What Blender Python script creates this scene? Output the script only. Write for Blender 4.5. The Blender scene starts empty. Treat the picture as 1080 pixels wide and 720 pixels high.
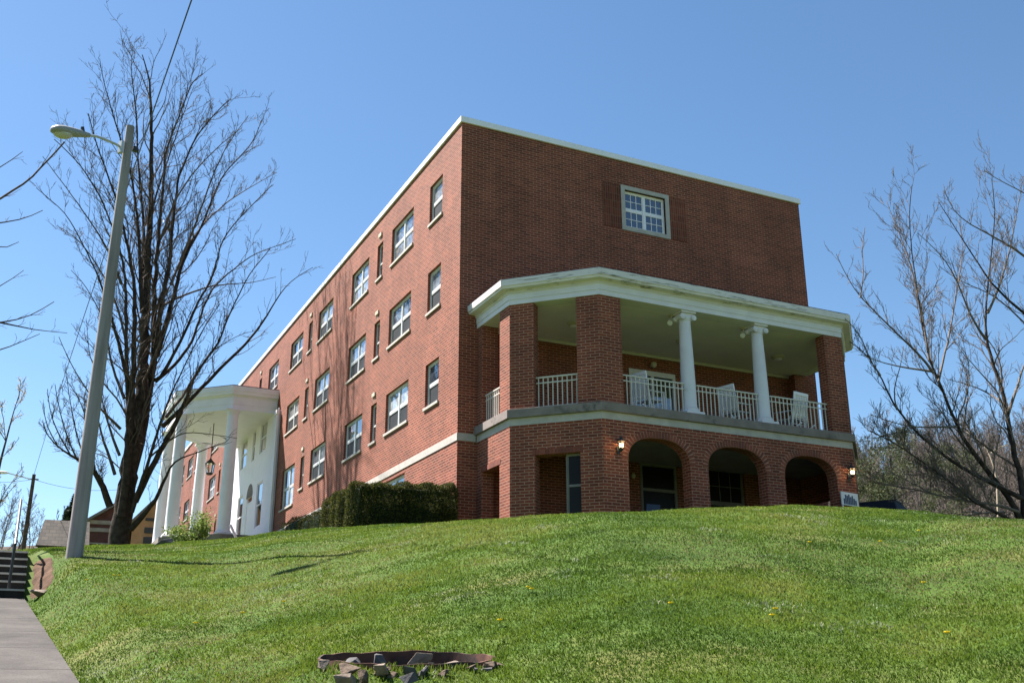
import bpy, bmesh, math, random
import numpy as np
from mathutils import Vector, Matrix
rnd = random.Random(7)
rng = np.random.default_rng(7)
S = bpy.context.scene
COL = S.collection

# ---------------------------------------------------------------- camera
CAM = np.array([-10.866, -26.006, -7.977])
FPX = 1092.233
YAW, PITCH, ROLL = 0.450, 0.324, -0.002
def _axes():
    cy, sy, cp, sp = math.cos(YAW), math.sin(YAW), math.cos(PITCH), math.sin(PITCH)
    F = np.array([sy*cp, cy*cp, sp]); R = np.array([cy, -sy, 0.]); U = np.cross(R, F)
    c, s = math.cos(ROLL), math.sin(ROLL)
    return F, c*R + s*U, -s*R + c*U
F_, R_, U_ = _axes()
camd = bpy.data.cameras.new('camera'); camo = bpy.data.objects.new('camera', camd); COL.objects.link(camo)
M4 = Matrix.Identity(4)
for i in range(3):
    M4[i][0], M4[i][1], M4[i][2], M4[i][3] = R_[i], U_[i], -F_[i], CAM[i]
camo.matrix_world = M4
camd.sensor_fit = 'HORIZONTAL'; camd.sensor_width = 36.0; camd.lens = FPX/1080*36
camd.clip_start = 0.1; camd.clip_end = 3000
S.camera = camo

# ---------------------------------------------------------------- light
SUN_EL = math.radians(55)
LH = Vector((0.62, -0.785)).normalized()          # way the light travels in plan
LDIR = Vector((LH.x*math.cos(SUN_EL), LH.y*math.cos(SUN_EL), -math.sin(SUN_EL)))
W = bpy.data.worlds.new("World"); S.world = W; W.use_nodes = True
nt = W.node_tree; bg = nt.nodes['Background']
sky = nt.nodes.new('ShaderNodeTexSky'); sky.sky_type = 'NISHITA'; sky.sun_disc = False
sky.sun_elevation = SUN_EL; sky.sun_rotation = math.atan2(-LH.x, -LH.y)
sky.altitude = 300; sky.air_density = 1.0; sky.dust_density = 0.25; sky.ozone_density = 2.6
hs = nt.nodes.new('ShaderNodeHueSaturation'); hs.inputs['Saturation'].default_value = 1.10; hs.inputs['Hue'].default_value = .496
nt.links.new(sky.outputs[0], hs.inputs['Color']); nt.links.new(hs.outputs[0], bg.inputs[0]); bg.inputs[1].default_value = 0.050
sd = bpy.data.lights.new('sun', 'SUN'); sd.energy = 5.0; sd.angle = math.radians(0.53); sd.color = (1.0, 0.945, 0.885)
so = bpy.data.objects.new('sun', sd); COL.objects.link(so); so.rotation_euler = LDIR.to_track_quat('-Z', 'Y').to_euler()
so.location = (-30, 40, 60)
S.view_settings.view_transform = 'Standard'; S.view_settings.look = 'None'
S.view_settings.exposure = 1.86; S.view_settings.gamma = 1; S.view_settings.use_curve_mapping = False

# ---------------------------------------------------------------- projection helpers (to read positions)
def ray(u, v):
    return F_ + (u-540)/FPX*R_ - (v-360)/FPX*U_
def atD(u, v, D):
    r = ray(u, v); return CAM + r*(D/math.hypot(r[0], r[1]))

# ---------------------------------------------------------------- materials
def newmat(name):
    m = bpy.data.materials.new(name); m.use_nodes = True
    return m, m.node_tree, m.node_tree.nodes['Principled BSDF']
def N(nt, t, **kw):
    n = nt.nodes.new(t)
    for k, v in kw.items(): setattr(n, k, v)
    return n
def ramp(nt, stops):
    n = nt.nodes.new('ShaderNodeValToRGB'); e = n.color_ramp.elements
    while len(e) < len(stops): e.new(0.5)
    for el, (p, c) in zip(e, stops): el.position = p; el.color = (*c, 1)
    return n
def plain(name, col, rough=0.6, var=0.12, scale=3.0, spec=0.5, metal=0, bump=0.0, bscale=40, dirt=None):
    m, t, b = newmat(name); L = t.links.new
    tc = N(t, 'ShaderNodeTexCoord'); no = N(t, 'ShaderNodeTexNoise'); no.inputs['Scale'].default_value = scale; no.inputs['Detail'].default_value = 5
    L(tc.outputs['Object'], no.inputs['Vector'])
    lo = [c*(1-var) for c in col]; hi = [min(1, c*(1+var)) for c in col]
    st = [(0.3, lo), (0.7, hi)]
    r = ramp(t, st); L(no.outputs['Fac'], r.inputs['Fac']); out = r.outputs['Color']
    if dirt:
        n2 = N(t, 'ShaderNodeTexNoise'); n2.inputs['Scale'].default_value = dirt[1]; n2.inputs['Detail'].default_value = 8; n2.inputs['Roughness'].default_value = .7
        mpd = N(t, 'ShaderNodeMapping'); mpd.inputs['Scale'].default_value = dirt[3] if len(dirt) > 3 else (1,1,1); L(tc.outputs['Object'], mpd.inputs['Vector']); L(mpd.outputs['Vector'], n2.inputs['Vector'])
        r2 = ramp(t, [(dirt[2], (0, 0, 0)), (dirt[2]+.12, (1, 1, 1))]); L(n2.outputs['Fac'], r2.inputs['Fac'])
        mx = N(t, 'ShaderNodeMix', data_type='RGBA'); L(r2.outputs['Color'], mx.inputs['Factor']); L(out, mx.inputs[6]); mx.inputs[7].default_value = (*dirt[0], 1)
        out = mx.outputs[2]
    L(out, b.inputs['Base Color'])
    b.inputs['Roughness'].default_value = rough; b.inputs['Specular IOR Level'].default_value = spec; b.inputs['Metallic'].default_value = metal
    if bump:
        n3 = N(t, 'ShaderNodeTexNoise'); n3.inputs['Scale'].default_value = bscale; n3.inputs['Detail'].default_value = 6
        L(tc.outputs['Object'], n3.inputs['Vector']); bp = N(t, 'ShaderNodeBump'); bp.inputs['Strength'].default_value = bump; bp.inputs['Distance'].default_value = .02
        L(n3.outputs['Fac'], bp.inputs['Height']); L(bp.outputs['Normal'], b.inputs['Normal'])
    return m

def brickmat(name, c1, c2, mortar, bw=0.245, rh=0.079, ms=0.0095, offset=0.5, stain=0.25):
    m, t, b = newmat(name); L = t.links.new
    uv = N(t, 'ShaderNodeUVMap'); uv.uv_map = 'UVMap'
    br = N(t, 'ShaderNodeTexBrick'); br.offset = offset; br.squash = 1
    L(uv.outputs['UV'], br.inputs['Vector'])
    br.inputs['Color1'].default_value = (*c1, 1); br.inputs['Color2'].default_value = (*c2, 1); br.inputs['Mortar'].default_value = (*mortar, 1)
    br.inputs['Scale'].default_value = 1; br.inputs['Mortar Size'].default_value = ms; br.inputs['Mortar Smooth'].default_value = .25
    br.inputs['Bias'].default_value = -0.1; br.inputs['Brick Width'].default_value = bw; br.inputs['Row Height'].default_value = rh
    # broad weathering
    n1 = N(t, 'ShaderNodeTexNoise'); n1.inputs['Scale'].default_value = .45; n1.inputs['Detail'].default_value = 7; n1.inputs['Roughness'].default_value = .6
    L(uv.outputs['UV'], n1.inputs['Vector'])
    r1 = ramp(t, [(0.3, (1-stain,)*3), (0.72, (1+stain*.6,)*3)]); L(n1.outputs['Fac'], r1.inputs['Fac'])
    mx = N(t, 'ShaderNodeMix', data_type='RGBA', blend_type='MULTIPLY'); mx.inputs['Factor'].default_value = 1
    L(br.outputs['Color'], mx.inputs[6]); L(r1.outputs['Color'], mx.inputs[7])
    # run streaks (vertical)
    mp = N(t, 'ShaderNodeMapping'); mp.inputs['Scale'].default_value = (2.2, .22, 1); L(uv.outputs['UV'], mp.inputs['Vector'])
    n2 = N(t, 'ShaderNodeTexNoise'); n2.inputs['Scale'].default_value = 1; n2.inputs['Detail'].default_value = 5; L(mp.outputs['Vector'], n2.inputs['Vector'])
    r2 = ramp(t, [(0.35, (.88, .88, .88)), (0.6, (1, 1, 1))]); L(n2.outputs['Fac'], r2.inputs['Fac'])
    m2 = N(t, 'ShaderNodeMix', data_type='RGBA', blend_type='MULTIPLY'); m2.inputs['Factor'].default_value = 1
    L(mx.outputs[2], m2.inputs[6]); L(r2.outputs['Color'], m2.inputs[7])
    # horizontal tone bands of single courses
    mp3 = N(t, 'ShaderNodeMapping'); mp3.inputs['Scale'].default_value = (.35, 6, 1); L(uv.outputs['UV'], mp3.inputs['Vector'])
    n3 = N(t, 'ShaderNodeTexNoise'); n3.inputs['Scale'].default_value = 1; n3.inputs['Detail'].default_value = 3; L(mp3.outputs['Vector'], n3.inputs['Vector'])
    r3 = ramp(t, [(0.3, (.9, .9, .9)), (0.7, (1.08, 1.08, 1.08))]); L(n3.outputs['Fac'], r3.inputs['Fac'])
    m3 = N(t, 'ShaderNodeMix', data_type='RGBA', blend_type='MULTIPLY'); m3.inputs['Factor'].default_value = 1
    L(m2.outputs[2], m3.inputs[6]); L(r3.outputs['Color'], m3.inputs[7])
    L(m3.outputs[2], b.inputs['Base Color']); b.inputs['Roughness'].default_value = .85; b.inputs['Specular IOR Level'].default_value = .25
    bp = N(t, 'ShaderNodeBump'); bp.inputs['Strength'].default_value = .22; bp.inputs['Distance'].default_value = .006
    iv = N(t, 'ShaderNodeMath', operation='SUBTRACT'); iv.inputs[0].default_value = 1; L(br.outputs['Fac'], iv.inputs[1])
    L(iv.outputs[0], bp.inputs['Height']); L(bp.outputs['Normal'], b.inputs['Normal'])
    return m

BR1, BR2, MORT = (.222, .055, .031), (.118, .030, .019), (.375, .20, .138)
M = {}
M['brick'] = brickmat('brick', BR1, BR2, MORT)
M['brick_panel'] = brickmat('brick_panel', (.19, .048, .027), (.115, .030, .019), (.20, .105, .07), bw=.0845, rh=.262, offset=0.0)
M['stone'] = plain('limestone', (.40, .365, .335), .8, .12, 4, .3, dirt=((.27, .245, .21), 2.5, .62))
M['slab'] = plain('slab_concrete', (.20, .165, .150), .85, .15, 3, .3, dirt=((.09, .08, .073), 2, .55))
M['white'] = plain('white_paint', (.78, .74, .79), .55, .04, 2, .4, dirt=((.58, .57, .53), 1.6, .66))
M['white_old'] = plain('peeling_white_paint', (.64, .59, .61), .7, .06, 3, .3, dirt=((.19, .17, .145), 2.2, .54, (.8,.8,9)))
M['white_porch'] = plain('shaded_weathered_white', (.63, .60, .655), .6, .06, 2, .35, dirt=((.46, .44, .43), 1.8, .62))  # weathered white, darkened and blued to imitate the porch's shade
M['frame_shaded'] = plain('shaded_frame_paint', (.17, .16, .145), .7, .1, 3, .3)  # frame colour darkened to imitate the shade inside the lower porch
M['cream'] = plain('cream_paint', (.56, .51, .46), .6, .06, 3, .4)
M['ceil'] = plain('ceiling_paint', (.76, .69, .71), .7, .06, 1.2, .3)
M['vinyl'] = plain('white_window_frame', (.56, .56, .56), .4, .03, 5, .5)
M['metalcap'] = plain('white_metal_coping', (.80, .76, .81), .35, .03, 2, .5)
M['dark'] = plain('black_metal', (.015, .015, .016), .45, .2, 10, .5)
M['roof'] = plain('roof_membrane', (.06, .06, .065), .9, .2, 2, .2)
M['interior'] = plain('dark_interior', (.02, .018, .017), .9, .2, 2, .2)
M['tan'] = plain('tan_paint', (.46, .40, .31), .6, .08, 4, .4)

def glassmat(name, lo, hi, scale, rough=.02, spec=.9):
    m, t, b = newmat(name); L = t.links.new
    tc = N(t, 'ShaderNodeTexCoord'); oi = N(t, 'ShaderNodeObjectInfo')
    ad = N(t, 'ShaderNodeVectorMath', operation='ADD'); L(tc.outputs['Object'], ad.inputs[0]); L(oi.outputs['Random'], ad.inputs[1])
    wv = N(t, 'ShaderNodeTexNoise'); wv.inputs['Scale'].default_value = scale; wv.inputs['Detail'].default_value = 2
    L(ad.outputs[0], wv.inputs['Vector'])
    r = ramp(t, [(.35, lo), (.65, hi)]); L(wv.outputs['Fac'], r.inputs['Fac'])
    hv = N(t, 'ShaderNodeHueSaturation'); mr = N(t, 'ShaderNodeMapRange'); L(oi.outputs['Random'], mr.inputs[0])
    mr.inputs[3].default_value = .55; mr.inputs[4].default_value = 1.25; L(mr.outputs[0], hv.inputs['Value']); L(r.outputs['Color'], hv.inputs['Color'])
    L(hv.outputs['Color'], b.inputs['Base Color'])
    b.inputs['Roughness'].default_value = rough; b.inputs['Specular IOR Level'].default_value = spec; b.inputs['IOR'].default_value = 1.55
    b.inputs['Coat Weight'].default_value = 1.0; b.inputs['Coat IOR'].default_value = 1.9; b.inputs['Coat Roughness'].default_value = .02
    n2 = N(t, 'ShaderNodeTexNoise'); n2.inputs['Scale'].default_value = 1.3; L(ad.outputs[0], n2.inputs['Vector'])
    bp = N(t, 'ShaderNodeBump'); bp.inputs['Strength'].default_value = .12; bp.inputs['Distance'].default_value = .02
    L(n2.outputs['Fac'], bp.inputs['Height']); L(bp.outputs['Normal'], b.inputs['Coat Normal']); L(bp.outputs['Normal'], b.inputs['Normal'])
    return m
M['pane'] = glassmat('upper_sash_glass', (.05, .07, .11), (.34, .38, .44), 2.6)  # pale blue base imitates reflected sky over blinds behind the glass
M['dimpane'] = plain('dim_glass', (.010,.010,.012), .35, .2, 2, .12)
M['screen'] = plain('insect_screen', (.022, .024, .027), .6, .3, 2, .25)
M['darkpane'] = glassmat('dark_glass', (.008, .010, .014), (.03, .04, .055), 3)

# ---------------------------------------------------------------- object helpers
def setp(o, label=None, cat=None, group=None, kind=None):
    if label: o['label'] = label
    if cat: o['category'] = cat
    if group: o['group'] = group
    if kind: o['kind'] = kind
    return o
def thing(name, loc, label, cat, group=None, rz=0):
    o = bpy.data.objects.new(name, None); COL.objects.link(o); o.location = loc; o.rotation_euler = (0, 0, rz)
    o.empty_display_size = .2
    return setp(o, label, cat, group)
def world_mat(o):
    m = Matrix.Translation(o.location) @ o.rotation_euler.to_matrix().to_4x4()
    return world_mat(o.parent) @ o.matrix_parent_inverse @ m if o.parent else m
class MB:
    def __init__(s): s.v = []; s.f = []; s.mi = []
    def add(s, vs, fs, mi=0):
        b = len(s.v); s.v += [tuple(map(float, p)) for p in vs]; s.f += [tuple(b+i for i in f) for f in fs]; s.mi += [mi]*len(fs)
    def box(s, x0, x1, y0, y1, z0, z1, mi=0):
        s.add([(x0,y0,z0),(x1,y0,z0),(x1,y1,z0),(x0,y1,z0),(x0,y0,z1),(x1,y0,z1),(x1,y1,z1),(x0,y1,z1)],
              [(0,3,2,1),(4,5,6,7),(0,1,5,4),(1,2,6,5),(2,3,7,6),(3,0,4,7)], mi)
    def obox(s, c, ax, ay, az, hx, hy, hz, mi=0):
        c, ax, ay, az = [np.array(q, float) for q in (c, ax, ay, az)]
        vs = [c+a*hx*ax+b*hy*ay+d*hz*az for d in (-1,1) for a, b in ((-1,-1),(1,-1),(1,1),(-1,1))]
        s.add(vs, [(0,3,2,1),(4,5,6,7),(0,1,5,4),(1,2,6,5),(2,3,7,6),(3,0,4,7)], mi)
    def bar(s, p, q, w, h=None, up=(0,0,1), mi=0):
        p, q = np.array(p, float), np.array(q, float); h = h or w
        d = q-p; L = np.linalg.norm(d); d /= L; u = np.array(up, float)
        if abs(u@d) > .95: u = np.array([1., 0, 0])
        a = np.cross(d, u); a /= np.linalg.norm(a); b = np.cross(a, d)
        s.obox((p+q)/2, a, b, d, w/2, h/2, L/2, mi)
    def prism(s, poly, z0, z1, mi=0):      # poly counter-clockwise from above
        n = len(poly)
        s.add([(x,y,z0) for x,y in poly]+[(x,y,z1) for x,y in poly],
              [tuple(range(n-1,-1,-1)), tuple(range(n,2*n))]+[(i,(i+1)%n,n+(i+1)%n,n+i) for i in range(n)], mi)
    def tube(s, pts, rads, n=8, mi=0, cap=True):
        pts = [np.array(p, float) for p in pts]; m = len(pts); vs = []; pa = None
        for i, p in enumerate(pts):
            d = pts[min(i+1,m-1)]-pts[max(i-1,0)]; d = d/(np.linalg.norm(d)+1e-12)
            if pa is None:
                a = np.cross(d, (0,0,1.) if abs(d[2]) < .9 else (1.,0,0))
            else: a = pa - d*(pa@d)
            a /= np.linalg.norm(a)+1e-12; pa = a; b = np.cross(d, a)
            r = rads[i] if hasattr(rads, '__len__') else rads
            for k in range(n):
                t = 2*math.pi*k/n; vs.append(p+r*(math.cos(t)*a+math.sin(t)*b))
        fs = [(i*n+k, i*n+(k+1)%n, (i+1)*n+(k+1)%n, (i+1)*n+k) for i in range(m-1) for k in range(n)]
        if cap: fs += [tuple(range(n-1,-1,-1)), tuple((m-1)*n+k for k in range(n))]
        s.add(vs, fs, mi)
    def lathe(s, c, prof, n=24, mi=0):     # prof: (r, z) bottom to top
        c = np.array(c, float)
        vs = [c+np.array([r*math.cos(2*math.pi*k/n), r*math.sin(2*math.pi*k/n), z]) for r, z in prof for k in range(n)]
        m = len(prof)
        fs = [(i*n+k, i*n+(k+1)%n, (i+1)*n+(k+1)%n, (i+1)*n+k) for i in range(m-1) for k in range(n)]
        fs += [tuple(range(n-1,-1,-1)), tuple((m-1)*n+k for k in range(n))]
        s.add(vs, fs, mi)
    def ball(s, c, rx, ry, rz, n=12, m=8, mi=0, jit=0):
        c = np.array(c, float); vs = []
        for i in range(m+1):
            ph = math.pi*i/m
            for k in range(n):
                t = 2*math.pi*k/n; j = 1+jit*(rnd.random()-.5)
                vs.append(c+np.array([rx*math.sin(ph)*math.cos(t)*j, ry*math.sin(ph)*math.sin(t)*j, -rz*math.cos(ph)*j]))
        s.add(vs, [(i*n+k, i*n+(k+1)%n, (i+1)*n+(k+1)%n, (i+1)*n+k) for i in range(m) for k in range(n)], mi)
    def build(s, name, mat, parent=None, smooth=False, bevel=0, fix=True):
        me = bpy.data.meshes.new(name); me.from_pydata(s.v, [], s.f); me.validate()
        mats = mat if isinstance(mat, (list, tuple)) else [mat]
        for q in mats: me.materials.append(q)
        if len(mats) > 1 and len(s.mi) == len(me.polygons): me.polygons.foreach_set('material_index', s.mi)
        if fix:
            bm = bmesh.new(); bm.from_mesh(me); bmesh.ops.recalc_face_normals(bm, faces=bm.faces); bm.to_mesh(me); bm.free()
        uvl = me.uv_layers.new(name='UVMap')
        for p in me.polygons:
            n = p.normal
            for li in p.loop_indices:
                co = me.vertices[me.loops[li].vertex_index].co
                if abs(n.z) > .75: uvl.data[li].uv = (co.x, co.y)
                else:
                    h = math.hypot(n.x, n.y); tx, ty = -n.y/h, n.x/h
                    uvl.data[li].uv = (co.x*tx+co.y*ty, co.z)
            p.use_smooth = smooth
        if smooth:
            me.set_sharp_from_angle(angle=math.radians(40))
        o = bpy.data.objects.new(name, me); COL.objects.link(o)
        if parent:
            o.parent = parent; o.matrix_parent_inverse = world_mat(parent).inverted()
        if bevel:
            b = o.modifiers.new('bevel', 'BEVEL'); b.width = bevel; b.segments = 2; b.limit_method = 'ANGLE'
        return o
def np_mesh(name, V, Fc, mat, parent=None, attr=None, smooth=False):   # V (n,3), Fc (m,k)
    me = bpy.data.meshes.new(name); V = np.asarray(V, np.float32); Fc = np.asarray(Fc, np.int32); k = Fc.shape[1]
    me.vertices.add(len(V)); me.vertices.foreach_set('co', V.ravel())
    me.loops.add(Fc.size); me.loops.foreach_set('vertex_index', Fc.ravel())
    me.polygons.add(len(Fc)); me.polygons.foreach_set('loop_start', np.arange(0, Fc.size, k, dtype=np.int32))
    me.update(calc_edges=True); me.materials.append(mat)
    if smooth: me.polygons.foreach_set('use_smooth', np.ones(len(Fc), bool))
    if attr is not None:
        a = me.attributes.new('tone', 'FLOAT', 'POINT'); a.data.foreach_set('value', np.asarray(attr, np.float32))
    o = bpy.data.objects.new(name, me); COL.objects.link(o)
    if parent:
        o.parent = parent; o.matrix_parent_inverse = world_mat(parent).inverted()
    return o
def copy_tree(o, parent=None):
    c = o.copy(); COL.objects.link(c)
    if parent: c.parent = parent
    for ch in list(o.children): copy_tree(ch, c)
    return c

# ---------------------------------------------------------------- terrain
Z0 = CAM[2]
_tab = [(-300,588,.11,30),(0,581,.113,24),(75,578,.118,24),(160,575.5,.1235,25),(240,568.5,.125,26),(300,561.5,.105,26),(340,558,.09,26),
        (420,553.5,.06,24),(480,548.5,.01,23),(560,544.5,0,22),(640,541.5,-.01,21),(760,536.5,-.01,22),(840,534,.01,23),(900,535.5,.085,23),
        (960,539,.07,23),(1000,542,.0,22),(1080,547.5,-.02,21),(1400,566,-.1,20)]
_az = []; _T = []; _p = [t[2] for t in _tab]; _dc = [t[3] for t in _tab]
for u, v, p, dc in _tab:
    r = ray(u, v); _az.append(math.atan2(r[0], r[1])); _T.append(r[2]/math.hypot(r[0], r[1]))
_az = np.array(_az); _T = np.array(_T)
_Dg = np.concatenate([np.arange(0, 70, .5), np.geomspace(70, 900, 60)])
NAZ = 400
_AZ = np.linspace(-math.pi, math.pi, NAZ+1)
_H = np.zeros((NAZ+1, len(_Dg)))
for i, a in enumerate(_AZ):
    ar = (a-YAW+math.pi) % (2*math.pi)-math.pi+YAW
    T = np.interp(ar, _az, _T); p = np.interp(ar, _az, _p); dc = np.interp(ar, _az, _dc)
    w = np.clip((_Dg-(dc-9))/11, 0, 1); w = w*w*(3-2*w)
    pp = np.where(_Dg < 62, p, np.minimum(p, .0)*.3)
    A = np.concatenate([[0], np.cumsum(((1-w)[1:]+(1-w)[:-1])/2*np.diff(_Dg))])
    B = np.concatenate([[0], np.cumsum(((w*pp)[1:]+(w*pp)[:-1])/2*np.diff(_Dg))])
    sel = (_Dg > 5) & (_Dg < 34)
    s = np.min((T*_Dg[sel]+1.6-B[sel])/A[sel])
    off = max(0, abs(ar-YAW)-.95); k = max(0., 1-off/.9); k = k*k*(3-2*k)
    _H[i] = (s*A+B)*k-1.6
def nat(x, y):
    dx, dy = x-CAM[0], y-CAM[1]; D = np.hypot(dx, dy); a = np.arctan2(dx, dy)
    fa = (a+math.pi)/(2*math.pi)*NAZ; ia = np.clip(fa.astype(int), 0, NAZ-1); fa = fa-ia
    jd = np.clip(np.searchsorted(_Dg, D, 'right')-1, 0, len(_Dg)-2); fd = np.clip((D-_Dg[jd])/(_Dg[jd+1]-_Dg[jd]), 0, 1)
    h = (_H[ia,jd]*(1-fa)+_H[ia+1,jd]*fa)*(1-fd)+(_H[ia,jd+1]*(1-fa)+_H[ia+1,jd+1]*fa)*fd
    b = .018*np.sin(1.9*x+.7*y+1)*np.sin(1.3*y-.9*x)+.012*np.sin(4.1*x+2.2*y)*np.sin(3.3*y-1.7*x+2)+.03*np.sin(.6*x+.3)*np.sin(.55*y)
    return Z0+h+b*np.clip((D-3)/4, 0, 1)
def walk_xr(y): return -9.82-.0386*(y+26)
def walk_z(y):
    D = y+26.006
    z = Z0-1.379+.1506*np.clip(D, -12, 18.1)
    return z
FX = FY = 1e6; FRR = 1.; FDX = FDY = FZ0 = FZ1 = 0.
ST_Y0, ST_N, ST_R, ST_T = -8.0, 6, .148, .29
def ground(x, y):
    x = np.asarray(x, float); y = np.asarray(y, float)
    z = nat(x, y); zw = walk_z(y)
    top = walk_z(np.array(ST_Y0))+ST_N*ST_R
    k = np.clip((y-ST_Y0)/(ST_N*ST_T), 0, 1); zw = np.where(y > ST_Y0, zw*(1-k)+top*k, zw)
    zw = np.where(y > ST_Y0+ST_N*ST_T, top+.06*(y-ST_Y0-ST_N*ST_T), zw)
    d = x-walk_xr(y)
    e = np.clip(d/(.7), 0, 1); e = e*e*(3-2*e)
    e = np.where(y > -2, np.maximum(e, np.clip((y+2)/16, 0, 1)), e)
    zz = (zw-.03)*(1-e)+z*e
    z = np.where(d < 1.0, zz, z)
    k = ((x-FX)*FDX+(y-FY)*FDY)/FRR; rr = np.hypot(x-FX, y-FY)/FRR
    cut = FZ0+FZ1*k-.22
    out = FZ0+FZ1*k
    z = np.where((rr >= .985) & (rr < 1.9), np.clip(z, out-.02-.20*(rr-1), out-.015+.45*(rr-1)), z)
    return np.where(rr < .985, np.minimum(z, cut), z)
def g1(x, y): return float(ground(np.array([x]), np.array([y]))[0])

def grass_soil():
    m, t, b = newmat('lawn_soil'); L = t.links.new
    tc = N(t, 'ShaderNodeTexCoord')
    n1 = N(t, 'ShaderNodeTexNoise'); n1.inputs['Scale'].default_value = .55; n1.inputs['Detail'].default_value = 8; n1.inputs['Roughness'].default_value = .65; L(tc.outputs['Object'], n1.inputs['Vector'])
    r1 = ramp(t, [(.3, (.030, .060, .010)), (.5, (.055, .095, .016)), (.64, (.10, .105, .03)), (.75, (.17, .13, .06))]); L(n1.outputs['Fac'], r1.inputs['Fac'])
    n2 = N(t, 'ShaderNodeTexNoise'); n2.inputs['Scale'].default_value = 30; n2.inputs['Detail'].default_value = 4; L(tc.outputs['Object'], n2.inputs['Vector'])
    r2 = ramp(t, [(.3, (.55, .55, .55)), (.7, (1.3, 1.3, 1.3))]); L(n2.outputs['Fac'], r2.inputs['Fac'])
    mx = N(t, 'ShaderNodeMix', data_type='RGBA', blend_type='MULTIPLY'); mx.inputs['Factor'].default_value = 1
    L(r1.outputs['Color'], mx.inputs[6]); L(r2.outputs['Color'], mx.inputs[7]); L(mx.outputs[2], b.inputs['Base Color'])
    b.inputs['Roughness'].default_value = .95; b.inputs['Specular IOR Level'].default_value = .1
    return m
M['soil'] = grass_soil()
def find_ground(u, v):
    for D in np.arange(3, 60, .02):
        p = atD(u, v, D)
        if ground(np.array([p[0]]), np.array([p[1]]))[0] >= p[2]: return p
    return atD(u, v, 60)
fr = find_ground(430, 689); fd = np.array([fr[0]-CAM[0], fr[1]-CAM[1]]); fl = np.linalg.norm(fd); fd /= fl
FRR_ = .5*184/FPX*fl/(1+.5*184/FPX)*.97
fcx = np.array([fr[0], fr[1]])-fd*FRR_; fl -= 2*FRR_          # fl: distance of the near rim
vN = atD(430, 702.3, fl)[2]; vF = atD(430, 688, fl+2*FRR_)[2]
FX, FY = float(fcx[0]), float(fcx[1]); FRR = float(FRR_); FDX, FDY = float(fd[0]), float(fd[1]); FZ0, FZ1 = float((vN+vF)/2), float((vF-vN)/2)
fx, fy = FX, FY; fc = np.array([fx, fy])
def rim(k): return FZ0+FZ1*k
azs = np.concatenate([np.linspace(-math.pi, YAW-.75, 60)[:-1], np.linspace(YAW-.75, YAW+.75, 260), np.linspace(YAW+.75, math.pi, 60)[1:]])
Ds = np.concatenate([[0.05], np.geomspace(.8, 5, 14), np.arange(5.1, 10, .05), np.arange(10, 34, .2), np.geomspace(34.5, 800, 70)])
AA, DD = np.meshgrid(azs, Ds, indexing='ij')
gx = CAM[0]+DD*np.sin(AA); gy = CAM[1]+DD*np.cos(AA)
gz = ground(gx, gy)
na, nd = AA.shape
idx = np.arange(na*nd).reshape(na, nd)
Fq = np.stack([idx[:-1,:-1], idx[1:,:-1], idx[1:,1:], idx[:-1,1:]], -1).reshape(-1, 4)[:, ::-1]
o = np_mesh('lawn_ground', np.stack([gx, gy, gz], -1).reshape(-1, 3), Fq, M['soil'], smooth=True); setp(o, kind='structure')

# hill with woods on the right, beyond the lawn
M['leaf_litter'] = plain('leaf_litter', (.060, .048, .038), .95, .4, .35, .1)
def hill_T(a): 
    u = np.array([ -400, 0, 60, 200, 860, 905, 960, 1010, 1080, 1200, 1500]); vv = np.array([576, 576, 574, 573, 520, 508, 492, 484, 482, 485, 505])
    aa = []; TT = []
    for q, w in zip(u, vv):
        r = ray(q, w); aa.append(math.atan2(r[0], r[1])); TT.append(r[2]/math.hypot(r[0], r[1]))
    return np.interp(a, aa, TT)
ha = np.linspace(YAW-.95, YAW+.95, 120); hd = np.linspace(75, 260, 60)
HA, HD = np.meshgrid(ha, hd, indexing='ij'); q = np.clip((HD-75)/125, 0, 1); q = q**1.2*(1-.12*q)
gh0 = ground(CAM[0]+HD*np.sin(HA), CAM[1]+HD*np.cos(HA))
HZ = gh0-1.5+q*(Z0+200*hill_T(HA)-gh0+1.5)/.88+1.2*np.sin(HA*23+HD*.05)*np.sin(HD*.11)*q
def hill_z(a, d):
    i = np.interp(a, ha, np.arange(len(ha))); j = np.interp(d, hd, np.arange(len(hd)))
    return HZ[np.clip(np.round(i).astype(int),0,len(ha)-1), np.clip(np.round(j).astype(int),0,len(hd)-1)]
idx = np.arange(HA.size).reshape(HA.shape)
Fq = np.stack([idx[:-1,:-1], idx[1:,:-1], idx[1:,1:], idx[:-1,1:]], -1).reshape(-1, 4)[:, ::-1]
o = np_mesh('hillside', np.stack([CAM[0]+HD*np.sin(HA), CAM[1]+HD*np.cos(HA), HZ], -1).reshape(-1, 3), Fq, M['leaf_litter'], smooth=True); setp(o, kind='structure')

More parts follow.
